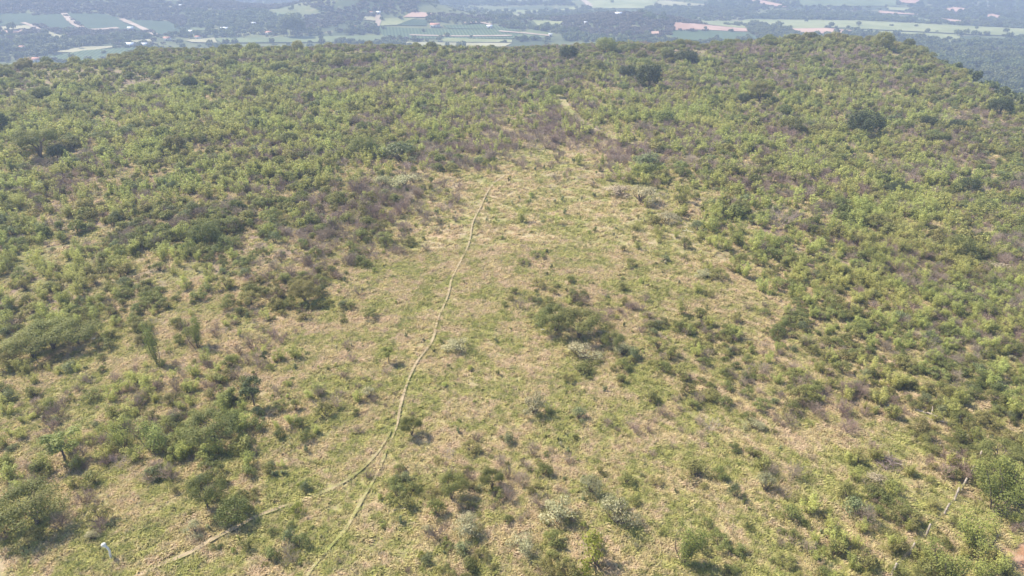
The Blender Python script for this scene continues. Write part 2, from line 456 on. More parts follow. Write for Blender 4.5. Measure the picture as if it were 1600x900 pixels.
class Build:
    def __init__(s, rng): s.rng = rng; s.lv = []; s.lf = []; s.lvar = []; s.n = 0; s.sv = []; s.sf = []; s.sn = 0; s.svar = []
    def clump(s, c, rad, n, size, shell=.55, aspect=2.2, up=.3):
        p, d, sz, va = clump(s.rng, c, rad, n, size, shell)
        p[:, 2] = np.maximum(p[:, 2], .03+.1*s.rng.rand(n)*rad[2])
        V, f, va = leaves(s.rng, p, d, sz, va, aspect, up)
        s.lv.append(V); s.lf.append(f+s.n); s.lvar.append(va); s.n += len(V)
    def tube(s, pts, r0, r1, k=5):
        pts = np.array(pts, float); m = len(pts); d = np.gradient(pts, axis=0); d /= np.linalg.norm(d, axis=1)[:, None]+1e-9
        ref = np.array([.3, .9, .1]); a = np.cross(d, ref); a /= np.linalg.norm(a, axis=1)[:, None]+1e-9; b = np.cross(d, a)
        th = np.arange(k)*2*math.pi/k; rr = np.linspace(r0, r1, m)
        V = pts[:, None]+rr[:, None, None]*(np.cos(th)[None, :, None]*a[:, None]+np.sin(th)[None, :, None]*b[:, None])
        V = V.reshape(-1, 3); i = np.arange(m-1)[:, None]; j = np.arange(k)[None, :]; j2 = (j+1) % k
        f = np.stack([i*k+j, i*k+j2, (i+1)*k+j2, (i+1)*k+j], -1).reshape(-1, 4)
        s.sv.append(V); s.sf.append(f+s.sn); s.sn += len(V); s.svar.append(np.full(len(f), s.rng.rand()))
    def limb(s, a, b, r0, r1, bend=.15, n=4, k=5):
        a = np.array(a, float); b = np.array(b, float); L = np.linalg.norm(b-a); o = s.rng.normal(0, bend*L, 3); o[2] = abs(o[2])*.3
        pts = [a+(b-a)*t+o*math.sin(math.pi*t) for t in np.linspace(0, 1, n)]; s.tube(pts, r0, r1, k); return pts
    def out(s, name, fm, sm):
        res = {}
        if s.lv:
            V = np.vstack(s.lv); f = np.vstack(s.lf); va = np.concatenate(s.lvar); res['foliage'] = mesh_np(name+'_foliage', V, [f], [fm], var=va)
        if s.sv:
            V2 = np.vstack(s.sv); f2 = np.vstack(s.sf); res['stem'] = mesh_np(name+'_stem', V2, [f2], [sm], var=np.concatenate(s.svar), smooth=True)
        if s.lv and s.sv:
            res['all'] = mesh_np(name, np.vstack([V, V2]), [f, f2+len(V)], [fm, sm], np.concatenate([np.zeros(len(f)), np.ones(len(f2))]), np.concatenate([va, np.concatenate(s.svar)]))
        else: res['all'] = res.get('foliage') or res.get('stem')
        return res
# every prototype is about 1 m wide radius 0.5..; 'w' and 'h' recorded in metres at scale 1
def p_sapling(rng, fm, lod=1.):
    b = Build(rng); n = rng.randint(4, 8)
    for i in range(n):
        a = rng.rand()*6.28; rr = .25+.75*rng.rand(); top = np.array([math.cos(a)*rr, math.sin(a)*rr, 2.0+rng.rand()*1.2*(1.3-rr*.6)])
        pts = b.limb((math.cos(a)*.1, math.sin(a)*.1, 0), top*.97, .035, .012, .06)
        m = rng.randint(3, 6)
        for k in range(m):
            t = .35+.65*k/(m-1); c = pts[0]+(top-pts[0])*t+rng.normal(0, .10, 3); rad = .22+.20*(1-abs(t-.65))
            b.clump(c, (rad, rad, rad*1.35), int(46*lod), .18/lod**.5, .45, 2.3, .25)
    return b.out('sapling', fm, M['bark'])
def p_shrub(rng, fm, lod=1., flat=.75, leaf=.13, dens=1., nn=None, sm=None):
    b = Build(rng); n = nn or rng.randint(8, 14)
    for i in range(n):
        a = rng.rand()*6.28; e = rng.rand()**.6; rr = .78*math.cos(e*1.45); zz = .30+.95*flat*math.sin(e*1.5)*(.8+.4*rng.rand())
        c = np.array([math.cos(a)*rr, math.sin(a)*rr, zz]); rad = .24+.18*rng.rand()
        b.limb((rng.normal(0, .05), rng.normal(0, .05), 0), c, .028, .008, .1)
        b.clump(c, (rad*1.1, rad*1.1, rad*.8), int(85*lod*dens), leaf/lod**.5, .35)
    for i in range(int(4*lod)+1):
        a = rng.rand()*6.28; rr = .5*rng.rand(); b.limb((0, 0, .1), (math.cos(a)*rr*1.8, math.sin(a)*rr*1.8, .9+.6*rng.rand()), .02, .004, .1)
    return b.out('shrub', fm, sm or M['bark'])
def p_umbrella(rng, fm, lod=1., leaf=.11):
    b = Build(rng); ns = rng.randint(3, 6); h = 1.05
    for i in range(ns):
        a = i*6.28/ns+rng.rand(); rr = .3+.3*rng.rand(); fork = np.array([math.cos(a)*rr*.6, math.sin(a)*rr*.6, h*.62])
        b.limb((rng.normal(0, .04), rng.normal(0, .04), 0), fork, .045, .025, .1)
        for k in range(5):
            a2 = a+rng.normal(0, .8); r2 = .35+.65*rng.rand()**.7; zz = h*(1.12-.38*r2*r2)+rng.normal(0, .05)
            c = np.array([math.cos(a2)*r2, math.sin(a2)*r2, zz]); b.limb(fork, c, .022, .006, .08)
            b.clump(c, (.38, .38, .21), int(110*lod), leaf/lod**.5, .2, 2.4, .7)
    return b.out('umbrella', fm, M['bark'])
def p_round(rng, fm, lod=1., leaf=.13, tall=1.):
    b = Build(rng); b.limb((0, 0, 0), (rng.normal(0, .06), rng.normal(0, .06), .7*tall), .09, .06, .05)
    n = 30
    for i in range(n):
        z = -.55+1.5*(i+.5)/n; z = min(z, .95); a = i*2.4+rng.rand()*.5; rr = math.sqrt(max(0, 1-z*z))*.74*(.82+.3*rng.rand())
        c = np.array([math.cos(a)*rr, math.sin(a)*rr, (.80+z*.52)*tall]); rad = .20+.14*rng.rand()
        if i % 4 == 0: b.limb((0, 0, .5*tall), c, .035, .01, .06)
        b.clump(c, (rad*1.15, rad*1.15, rad*.8), int(80*lod), leaf/lod**.5, .45)
    return b.out('round', fm, M['bark'])
def p_slender(rng, fm, lod=1.):
    b = Build(rng); b.limb((0, 0, 0), (.05, .03, 1.5), .05, .03, .03)
    for i in range(9):
        a = i*2.4+rng.rand(); rr = .18+.42*rng.rand(); z = 1.2+1.3*rng.rand(); c = np.array([math.cos(a)*rr, math.sin(a)*rr, z])
        b.limb((0, 0, .9+.5*rng.rand()), c, .03, .008, .08); b.clump(c, (.28, .28, .22), int(75*lod), .17/lod**.5, .3)
    return b.out('slender', fm, M['bark'])
def p_dry(rng, tm, n1=9, th=.012, spread=1.):
    b = Build(rng)
    def br(p, d, L, r, lev):
        q = p+d*L; b.tube([p, (p+q)/2+rng.normal(0, L*.06, 3), q], r, r*.55, 3)
        if lev > 0:
            for k in range(3 if lev > 1 else 4):
                dd = d+rng.normal(0, .42, 3)*spread; dd[2] = abs(dd[2])*.9+.12; dd /= np.linalg.norm(dd)
                br(p+d*L*(.45+.55*rng.rand()), dd, L*(.55+.2*rng.rand()), r*.6, lev-1)
    for i in range(n1):
        a = rng.rand()*6.28; t = .25+.75*rng.rand(); d = np.array([math.cos(a)*t*.9, math.sin(a)*t*.9, .9]); d /= np.linalg.norm(d)
        br(np.array([rng.normal(0, .08), rng.normal(0, .08), 0]), d, .55+.25*rng.rand(), th, 3)
    return b.out('dry', None, tm)
def p_weed(rng, fm):
    b = Build(rng); n = rng.randint(3, 7)
    for i in range(n):
        a = rng.rand()*6.28; rr = .25*rng.rand(); h = .35+.5*rng.rand(); c = np.array([math.cos(a)*rr, math.sin(a)*rr, h])
        b.limb((0, 0, 0), c, .012, .006, .05, 3, 3); b.clump(c*np.array([1, 1, .8]), (.17, .17, .26), 26, .17, .2, 1.9, .2)
    return b.out('weed', fm, M['bark'])
def p_tuft(rng, n=44, rad=.34, hh=.30):
    a = rng.rand(n)*6.28; rr = rad*rng.rand(n)**.6; bx = np.cos(a)*rr; by = np.sin(a)*rr
    a2 = a+rng.normal(0, .8, n)-.35; ln = hh*(.6+.8*rng.rand(n)); lean = .3+.9*rng.rand(n); wd = .015+.022*rng.rand(n)
    dx = np.cos(a2); dy = np.sin(a2); px = -dy; py = dx
    V = []; z0 = -.03
    base = np.stack([bx, by, np.full(n, z0)], 1); mid = base+np.stack([dx*lean*ln*.35, dy*lean*ln*.35, ln*.62], 1); tip = base+np.stack([dx*lean*ln, dy*lean*ln, ln*(1.05-.45*lean)], 1)
    p = np.stack([px, py, 0*px], 1)*wd[:, None]
    V = np.stack([base-p, base+p, mid+p, mid-p, tip], 1).reshape(-1, 3); i = np.arange(n)*5
    f4 = np.stack([i, i+1, i+2, i+3], 1); f3 = np.stack([i+3, i+2, i+4], 1)
    va = rng.rand(n)
    return {'all': mesh_np('tuft', V, [f4, f3], [M['grass']], var=np.concatenate([va, va]))}
def p_vtree(rng, fm, tall=1., n=13, lod=26, leaf=.30):
    b = Build(rng); b.limb((0, 0, 0), (0, 0, .6*tall), .06, .04, .03, 3, 4)
    for i in range(n):
        z = -.5+1.4*(i+.5)/n; a = i*2.4+rng.rand(); rr = math.sqrt(max(0, 1-min(z, .98)**2))*.66*(.75+.4*rng.rand())
        b.clump((math.cos(a)*rr, math.sin(a)*rr, (.72+z*.42)*tall), (.32, .32, .22*max(1, tall*.8)), lod, leaf, .4, 1.5)
    return b.out('vtree', fm, M['bark'])

def rg(s): return np.random.RandomState(s)
PR = {}
PR['sapling'] = [p_sapling(rg(10+i), M['sapling']) for i in range(5)]
PR['sapling_far'] = [p_sapling(rg(20+i), M['sapling'], .33) for i in range(4)]
PR['thicket'] = [p_sapling(rg(25+i), M['thicket'], 3.0) for i in range(4)]
PR['green'] = [p_shrub(rg(30+i), M['green']) for i in range(3)] + [p_shrub(rg(34+i), M['olive']) for i in range(2)] + [p_shrub(rg(37), M['blue']), p_umbrella(rg(38), M['green'], .7), p_umbrella(rg(39), M['olive'], .7)]
PR['green_far'] = [p_shrub(rg(40+i), M[m], .55) for i, m in enumerate(['green', 'olive', 'olive', 'green', 'blue'])] + [p_umbrella(rg(46), M['green'], .5), p_round(rg(47), M['green'], .3), p_round(rg(48), M['olive'], .3)]
PR['silver'] = [p_shrub(rg(50+i), M['silver'], 2.4, .8, .14, .8) for i in range(3)]
PR['straw'] = [p_shrub(rg(55+i), M['straw'], 1, .55, .12, 0.8) for i in range(2)]
PR['yellow'] = [p_shrub(rg(58+i), M['yellow'], 1, .8, .12) for i in range(2)]
PR['dry'] = [p_dry(rg(60+i), M['twig'], 13, .021) for i in range(3)] + [p_dry(rg(64+i), M['twigp']) for i in range(1)]
PR['dryp'] = [p_dry(rg(66+i), M['twigp'], 12) for i in range(2)]
PR['umbrella'] = [p_umbrella(rg(70+i), M['green'], 3.4, .12) for i in range(3)] + [p_umbrella(rg(74), M['olive'], 3.2, .12)]
PR['round'] = [p_round(rg(80+i), M['dark'], 2.4) for i in range(2)] + [p_round(rg(83), M['green'], 2.2), p_round(rg(84), M['olive'], 2.2)]
PR['bushy'] = [p_round(rg(85+i), M[m], .9) for i, m in enumerate(['green', 'olive', 'green', 'olive'])] + [p_umbrella(rg(89), M['green'], 1.2)]
PR['slender'] = [p_slender(rg(90+i), M['dark' if i == 0 else 'thicket'], 2.6) for i in range(3)]
PR['weed'] = [p_weed(rg(100+i), M[m]) for i, m in enumerate(['green', 'blue', 'sapling', 'sapling', 'silver', 'dark'])]
PR['tuft'] = [p_tuft(rg(110+i)) for i in range(6)]
PR['vtree'] = [p_vtree(rg(120+i), M['valley'], t) for i, t in enumerate([.8, 1, 1.1, .9])]
PR['vbush'] = [p_vtree(rg(130+i), M['valleyb'], .6, 8, 20, .34) for i in range(2)]
PR['euca'] = [p_vtree(rg(140+i), M['valley'], 2.6, 22, 30, .22) for i in range(2)]

def bounds(me):
    v = np.empty(len(me.vertices)*3, np.float32); me.vertices.foreach_get('co', v); v = v.reshape(-1, 3)
    return float((v[:, 0].max()-v[:, 0].min()+v[:, 1].max()-v[:, 1].min())/2), float(v[:, 2].max())
BW = {id(p['all']): bounds(p['all']) for k in PR for p in PR[k]}
PB = {k: [BW[id(p['all'])] for p in PR[k]] for k in PR}

# ------------------------------------------------------------------ placing
def place(name, proto, x, y, scale, rz, label, cat, group=None, parts=True, sink=.04, z=None):
    sc = scale if isinstance(scale, tuple) else (scale,)*3
    z = h1(x, y) if z is None else z
    if parts and proto.get('foliage') and proto.get('stem'):
        o = link(name, None); o.empty_display_size = .3
        f = link('foliage', proto['foliage'], o); s = link('stem', proto['stem'], o)
    else:
        o = link(name, proto['all'])
    o.location = (x, y, z-sink); o.rotation_euler = (0, 0, rz); o.scale = sc
    return tag(o, label, cat, group)

def scatter_object(name, X, Y, scl, rot, idx, protos, label, tilt=None, zs=None):
    """one 'stuff' object whose points carry instances of the prototypes"""
    col = bpy.data.collections.new(name+'_kinds')
    for i, p in enumerate(protos): col.objects.link(bpy.data.objects.new('%s_%02d' % (name, i), p['all']))
    me = bpy.data.meshes.new(name); n = len(X); me.vertices.add(n)
    Z = height(X, Y)-.04 if zs is None else zs
    me.vertices.foreach_set('co', np.stack([X, Y, Z], 1).astype(np.float32).ravel())
    a = me.attributes.new('scl', 'FLOAT_VECTOR', 'POINT'); a.data.foreach_set('vector', np.asarray(scl, np.float32).ravel())
    rv = np.zeros((n, 3), np.float32); rv[:, 2] = rot
    if tilt is not None: rv[:, 0] = tilt[0]; rv[:, 1] = tilt[1]
    a = me.attributes.new('rotv', 'FLOAT_VECTOR', 'POINT'); a.data.foreach_set('vector', rv.ravel())
    a = me.attributes.new('idx', 'INT', 'POINT'); a.data.foreach_set('value', np.asarray(idx, np.int32))
    o = link(name, me)
    ng = bpy.data.node_groups.new(name, 'GeometryNodeTree')
    ng.interface.new_socket('Geometry', in_out='INPUT', socket_type='NodeSocketGeometry'); ng.interface.new_socket('Geometry', in_out='OUTPUT', socket_type='NodeSocketGeometry')
    gi = ng.nodes.new('NodeGroupInput'); go = ng.nodes.new('NodeGroupOutput'); ip = ng.nodes.new('GeometryNodeInstanceOnPoints')
    ci = ng.nodes.new('GeometryNodeCollectionInfo'); ci.inputs['Collection'].default_value = col; ci.inputs['Separate Children'].default_value = True; ci.inputs['Reset Children'].default_value = True
    def na(nm, dt):
        k = ng.nodes.new('GeometryNodeInputNamedAttribute'); k.data_type = dt; k.inputs['Name'].default_value = nm
        return [s for s in k.outputs if s.enabled and s.name == 'Attribute'][0]
    L = ng.links; L.new(gi.outputs[0], ip.inputs['Points']); L.new(ci.outputs[0], ip.inputs['Instance'])
    ip.inputs['Pick Instance'].default_value = True
    L.new(na('idx', 'INT'), ip.inputs['Instance Index']); L.new(na('scl', 'FLOAT_VECTOR'), ip.inputs['Scale'])
    e2r = ng.nodes.new('FunctionNodeEulerToRotation'); L.new(na('rotv', 'FLOAT_VECTOR'), e2r.inputs[0]); L.new(e2r.outputs[0], ip.inputs['Rotation'])
    L.new(ip.outputs[0], go.inputs[0])
    md = o.modifiers.new('scatter', 'NODES'); md.node_group = ng
    return tag(o, label, 'vegetation', kind='stuff')

# ---- hand placed plants and things: (proto kind, index, base u, base v, width px, height px, name, label)
HAND = [
 ('round', 0, 1012, 140, 48, 44, 'round_tree', 'large dark round tree standing alone in the upper right scrub', 'tree'),
 ('round', 1, 978, 122, 30, 22, 'round_tree', 'small dark tree tucked behind the large lone round tree', 'tree'),
 ('round', 0, 1347, 214, 62, 48, 'round_tree', 'broad dark dense tree in the right hand scrub, largest there', 'tree'),
 ('round', 1, 888, 96, 34, 26, 'round_tree', 'dark brownish tree left of the skyline crown above the purple scrub', 'tree'),
 ('round', 0, 1071, 100, 42, 24, 'round_tree', 'wide dark green tree right of the lone round tree near the rim', 'tree'),
 ('round', 2, 946, 84, 38, 28, 'round_tree', 'green rounded tree rising above the rim left of centre right', 'tree'),
 ('round', 3, 1378, 80, 34, 32, 'round_tree', 'round domed tree standing up above the right hand skyline', 'tree'),
 ('round', 3, 466, 82, 20, 20, 'round_tree', 'small olive tree poking above the rim beyond the left scrub', 'tree'),
 ('round', 2, 868, 153, 26, 22, 'round_tree', 'small green tree at the far end of the grassy track', 'tree'),
 ('umbrella', 0, 62, 246, 70, 54, 'spreading_tree', 'spreading tree with visible trunk at the upper left edge', 'tree'),
 ('round', 0, 92, 248, 30, 26, 'round_tree', 'dark low tree beside the spreading tree at the upper left edge', 'tree'),
 ('round', 1, 6, 208, 26, 34, 'round_tree', 'dark tree cut by the left edge of the view', 'tree'),
 ('round', 2, 568, 244, 48, 36, 'round_tree', 'leafy round tree left of the bare purple bushes', 'tree'),
 ('round', 1, 298, 140, 28, 22, 'round_tree', 'small dark tree in the far left scrub below the rim', 'tree'),
 ('round', 0, 402, 205, 34, 24, 'round_tree', 'dark small tree among bright saplings, upper left of the clearing', 'tree'),
 ('round', 1, 1160, 162, 22, 18, 'round_tree', 'small dark tree beside the forked flat crowned tree', 'tree'),
 ('umbrella', 3, 1186, 158, 46, 34, 'flat_topped_tree', 'forked flat crowned tree with bare trunk in the upper right', 'tree'),
 ('round', 0, 1448, 200, 30, 22, 'round_tree', 'dark tree left of a pair, on the far right slope', 'tree'),
 ('round', 1, 1492, 204, 30, 20, 'round_tree', 'dark squat tree on the right slope, right one of a pair', 'tree'),
 ('round', 0, 1560, 178, 44, 28, 'round_tree', 'dark bushy tree near the right edge above the slope', 'tree'),
 ('round', 1, 1512, 300, 36, 26, 'round_tree', 'dark tree in the dense scrub at the right below the slope pair', 'tree'),
 ('round', 0, 1400, 306, 44, 26, 'round_tree', 'dark low tree in the right scrub below the broad dense tree', 'tree'),
 ('round', 2, 1495, 400, 48, 40, 'round_tree', 'dark leafy tree in the right thicket, halfway down the picture', 'tree'),
 ('round', 0, 1425, 152, 20, 14, 'round_tree', 'tiny dark tree on the slope right of the skyline dome tree', 'tree'),
 ('umbrella', 1, 58, 818, 118, 82, 'spreading_tree', 'broad airy spreading tree in the bottom left corner', 'tree'),
 ('umbrella', 2, 326, 795, 66, 70, 'spreading_tree', 'blue green umbrella shaped tree near the curving footpath', 'tree'),
 ('round', 2, 368, 812, 58, 44, 'green_shrub', 'dense dark rounded bush right of the blue green umbrella tree', 'shrub'),
 ('umbrella', 0, 335, 690, 92, 62, 'spreading_tree', 'low wide green tree above the lower left tree group', 'tree'),
 ('umbrella', 0, 52, 560, 80, 58, 'flat_topped_tree', 'flat topped green tree at the left end of the big left clump', 'tree'),
 ('umbrella', 1, 85, 545, 90, 58, 'flat_topped_tree', 'broadest flat topped tree in the middle of the big left clump', 'tree'),
 ('umbrella', 2, 125, 540, 80, 50, 'flat_topped_tree', 'flat topped tree at the right end of the big left clump', 'tree'),
 ('umbrella', 3, 15, 575, 50, 40, 'flat_topped_tree', 'low flat topped tree under the big left clump at the edge', 'tree'),
 ('umbrella', 0, 643, 682, 38, 46, 'flat_topped_tree', 'small flat topped tree standing right beside the footpath', 'tree'),
 ('umbrella', 3, 478, 472, 54, 42, 'flat_topped_tree', 'airy little tree at the left border of the clearing', 'tree'),
 ('slender', 0, 398, 636, 38, 52, 'slender_tree', 'slim dark leaved little tree alone in the left grass', 'tree'),
 ('thicket', 1, 248, 570, 28, 70, 'slender_tree', 'tall narrow bright green sapling left of the clearing', 'tree'),
 ('thicket', 2, 308, 545, 30, 58, 'slender_tree', 'bright slender sapling right of the tall narrow one', 'tree'),
 ('slender', 1, 102, 722, 56, 58, 'slender_tree', 'thin pale green leaning tree above the bottom left spreading tree', 'tree'),
 ('slender', 2, 608, 568, 22, 30, 'slender_tree', 'tiny forked tree left of the footpath in mid clearing', 'tree'),
 ('slender', 0, 415, 570, 12, 24, 'slender_tree', 'very small dark upright tree in the left grass', 'tree'),
 ('thicket', 0, 195, 700, 48, 62, 'leafy_sapling', 'bushy bright sapling with dark base, left one of a pair', 'sapling'),
 ('thicket', 1, 236, 706, 50, 60, 'leafy_sapling', 'bushy yellow green sapling, right one of a pair', 'sapling'),
 ('umbrella', 0, 868, 520, 70, 54, 'flat_topped_tree', 'green flat topped tree at the left of the mid clearing clump', 'tree'),
 ('umbrella', 1, 905, 528, 80, 56, 'flat_topped_tree', 'green flat topped tree at the right of the mid clearing clump', 'tree'),
 ('umbrella', 2, 958, 548, 42, 34, 'flat_topped_tree', 'small green tree between two silvery bushes in mid clearing', 'tree'),
 ('green', 2, 905, 582, 42, 26, 'green_shrub', 'bright green bush under the large silvery bush in mid clearing', 'shrub'),
 ('green', 4, 1062, 588, 32, 28, 'green_shrub', 'yellowish spiky bush alone on the right of mid clearing', 'shrub'),
 ('round', 2, 322, 385, 52, 44, 'round_tree', 'dark green tree in the left scrub beside the brown patch', 'tree'),
 ('green', 5, 1010, 262, 60, 34, 'green_shrub', 'large grey green bush right of the grassy track', 'shrub'),
 ('green', 5, 625, 252, 76, 32, 'green_shrub', 'wide dull green bush above the silvery bush, top of the clearing', 'shrub'),
 ('silver', 0, 716, 546, 44, 28, 'silvery_shrub', 'small silvery bush just right of the footpath', 'shrub'),
 ('silver', 1, 912, 560, 58, 38, 'silvery_shrub', 'large whitish bush below the mid clearing clump', 'shrub'),
 ('silver', 2, 973, 556, 30, 26, 'silvery_shrub', 'small whitish bush at the right end of the mid clearing clump', 'shrub'),
 ('silver', 0, 835, 645, 46, 42, 'silvery_shrub', 'pale thin bush below centre, right of the footpath', 'shrub'),
 ('silver', 1, 966, 818, 68, 60, 'silvery_shrub', 'largest silvery bush, rounded, near the bottom centre', 'shrub'),
 ('silver', 2, 924, 770, 40, 38, 'silvery_shrub', 'silvery bush up and left of the largest one', 'shrub'),
 ('silver', 0, 577, 622, 28, 22, 'silvery_shrub', 'small silvery bush left of the footpath', 'shrub'),
 ('silver', 1, 632, 292, 60, 30, 'silvery_shrub', 'wide silvery bush at the top left of the clearing', 'shrub'),
 ('silver', 2, 598, 294, 34, 24, 'silvery_shrub', 'silvery bush touching the left side of a wider one, upper clearing', 'shrub'),
 ('silver', 0, 1000, 316, 54, 34, 'silvery_shrub', 'pale cream bush in the upper right of the clearing', 'shrub'),
 ('straw', 0, 965, 306, 46, 26, 'straw_shrub', 'straw coloured bush left of the pale cream bush', 'shrub'),
 ('dryp', 0, 1216, 356, 62, 42, 'dry_shrub', 'large bare pinkish bush in the right hand scrub', 'shrub'),
 ('straw', 1, 1366, 755, 46, 26, 'straw_shrub', 'straw coloured bush beside the brush pile', 'shrub'),
 ('silver', 1, 306, 836, 36, 32, 'silvery_shrub', 'grey green bush left of the curving footpath', 'shrub'),
 ('silver', 2, 146, 842, 28, 18, 'silvery_shrub', 'small grey leaved plant above the white dead trunk', 'shrub'),
 ('blueish', 5, 454, 846, 30, 32, 'green_shrub', 'pale green bush between the two lower footpaths', 'shrub'),
 ('silver', 0, 1195, 768, 38, 36, 'silvery_shrub', 'loose grey bush in the lower right grass', 'shrub'),
 ('silver', 1, 1178, 670, 36, 22, 'silvery_shrub', 'low grey bush in the right half, below the thicket', 'shrub'),
 ('silver', 2, 735, 832, 48, 40, 'silvery_shrub', 'greyish bush in the bottom centre thicket', 'shrub'),
 ('silver', 0, 872, 806, 60, 44, 'silvery_shrub', 'dull grey bush left of the largest silvery bush', 'shrub'),
 ('silver', 1, 815, 862, 50, 40, 'silvery_shrub', 'grey bush at the bottom edge of the centre thicket', 'shrub'),
 ('silver', 2, 1040, 348, 44, 22, 'silvery_shrub', 'pale bush low in the upper right of the clearing', 'shrub'),
 ('straw', 1, 1556, 425, 50, 26, 'straw_shrub', 'straw coloured bush by the right edge of the thicket', 'shrub'),
 ('silver', 0, 1098, 432, 30, 18, 'silvery_shrub', 'small pale bush on the right border of the clearing', 'shrub'),
 ('yellow', 0, 467, 803, 28, 24, 'yellow_shrub', 'small yellow green bush beside the lower footpath', 'shrub'),
 ('yellow', 1, 932, 885, 66, 62, 'yellow_shrub', 'large bright yellow green bush on the bottom edge', 'shrub'),
 ('yellow', 0, 660, 872, 16, 20, 'yellow_shrub', 'tiny yellow bush on the bottom edge left of centre', 'shrub'),
 ('yellow', 1, 472, 762, 14, 14, 'yellow_shrub', 'tiny yellow green plant above the small yellow bush', 'shrub'),
 ('umbrella', 0, 768, 764, 42, 40, 'flat_topped_tree', 'small blue green tree at the top right of the bottom thicket', 'tree'),
 ('umbrella', 1, 706, 782, 52, 52, 'flat_topped_tree', 'blue green tree in the middle of the bottom thicket', 'tree'),
 ('green', 0, 680, 806, 36, 34, 'green_shrub', 'dark green bush at the left end of the bottom thicket', 'shrub'),
 ('green', 1, 1242, 842, 24, 20, 'green_shrub', 'vivid dark green round bush in the lower right grass', 'shrub'),
 ('green', 0, 1392, 766, 20, 22, 'green_shrub', 'small bright green bush touching the straw bush', 'shrub'),
 ('green', 3, 1086, 746, 58, 34, 'green_shrub', 'wide yellowish green bush in the lower right of centre', 'shrub'),
 ('green', 5, 1150, 778, 28, 30, 'green_shrub', 'grey green bush right of the wide yellowish bush', 'shrub'),
 ('thicket', 2, 1065, 880, 50, 72, 'leafy_tree', 'leafy upright grey green tree near the bottom right of centre', 'tree'),
 ('dry', 0, 794, 780, 40, 34, 'dry_shrub', 'reddish bare bush at the right of the bottom thicket', 'shrub'),
 ('dry', 1, 1348, 818, 44, 44, 'dry_shrub', 'thin half bare bush in the lower right grass', 'shrub'),
 ('green', 5, 1340, 806, 44, 40, 'green_shrub', 'airy grey green bush over bare stems at the lower right', 'shrub'),
 ('umbrella', 2, 1460, 700, 50, 30, 'flat_topped_tree', 'low bright flat topped tree above the fence', 'tree'),
 ('umbrella', 0, 1560, 722, 70, 46, 'flat_topped_tree', 'green flat topped tree at the upper end of the fence', 'tree'),
 ('green', 3, 1365, 270, 30, 20, 'green_shrub', 'small olive bush under the broad dark tree at right', 'shrub'),
 ('thicket', 0, 1552, 800, 80, 90, 'leafy_sapling', 'tall leafy thicket tree right of the fence posts', 'sapling'),
 ('thicket', 2, 1590, 790, 70, 84, 'leafy_sapling', 'tall leafy thicket tree cut by the right edge', 'sapling'),
 ('thicket', 3, 1520, 860, 60, 76, 'leafy_sapling', 'leafy thicket tree right of the lowest fence posts', 'sapling'),
 ('thicket', 4, 1528, 905, 60, 70, 'leafy_sapling', 'leafy thicket tree on the bottom edge beside the red soil', 'sapling'),
 ('thicket', 1, 1480, 905, 60, 50, 'leafy_sapling', 'leafy low tree on the bottom edge right of the fence', 'sapling'),
 ('thicket', 3, 1530, 765, 52, 56, 'leafy_tree', 'leafy tree behind the highest fence post', 'tree'),
]
TAKEN = []
hb, hz = [h[2] for h in HAND], [h[3] for h in HAND]
hx, hy, hzz = ground_at(hb, hz)
for i, (k, idx, u, v, wp, hp, name, label, cat) in enumerate(HAND):
    k = 'green' if k == 'blueish' else k
    idx = idx % len(PR[k])
    x, y, z = float(hx[i]), float(hy[i]), float(hzz[i]); _, _, dep = project(x, y, z); dep = float(dep)
    w0, h0 = PB[k][idx]; sw = wp*dep/F/w0
    ang = math.atan2(CH-z, math.hypot(x, y))
    hm = max((hp*dep/F - .35*wp*dep/F*math.sin(ang))/math.cos(ang), hp*dep/F*.55); sh = hm/h0
    sh = min(max(sh, sw*.55), sw*1.7)
    place(name, PR[k][idx], x, y, (sw, sw, sh), rs.rand()*6.28, label, cat, 'hand picked trees and bushes of the clearing' if False else None, True)
    TAKEN.append((x, y, wp*dep/F*.42))
TK = np.array(TAKEN)

# ---- random cover
def fan(n, r0, r1, a=.80):
    r = np.sqrt(r0*r0+(r1*r1-r0*r0)*rs.rand(n)); t = (rs.rand(n)*2-1)*a
    return r*np.sin(t), r*np.cos(t)
RSX, RSY, _ = G(1596, 884)
def clear_of_taken(x, y, k=1.):
    ok = np.ones(len(x), bool)
    for tx, ty, tr in TK: ok &= np.hypot(x-tx, y-ty) > tr*k
    return ok
COLS = ['at the far left', 'at the left', 'left of centre', 'just left of the middle', 'just right of the middle', 'right of centre', 'at the right', 'at the far right']
def rowname(v):
    for lim, s in ((76, 'on the very skyline rim'), (87, 'just under the skyline rim'), (100, 'close to the skyline rim'), (118, 'in the farthest scrub'), (134, 'in the far scrub'), (150, 'in the far scrub below the rim'), (200, 'in the upper scrub band'), (250, 'above the top of the clearing'), (310, 'level with the top of the clearing'),
                   (380, 'in the upper clearing belt'), (450, 'just above mid picture'), (520, 'just below mid picture'), (600, 'level with the footpath bend'), (680, 'level with the slim dark tree'),
                   (750, 'in the lower third'), (820, 'low in the picture'), (2000, 'along the bottom edge')):
        if v < lim: return s
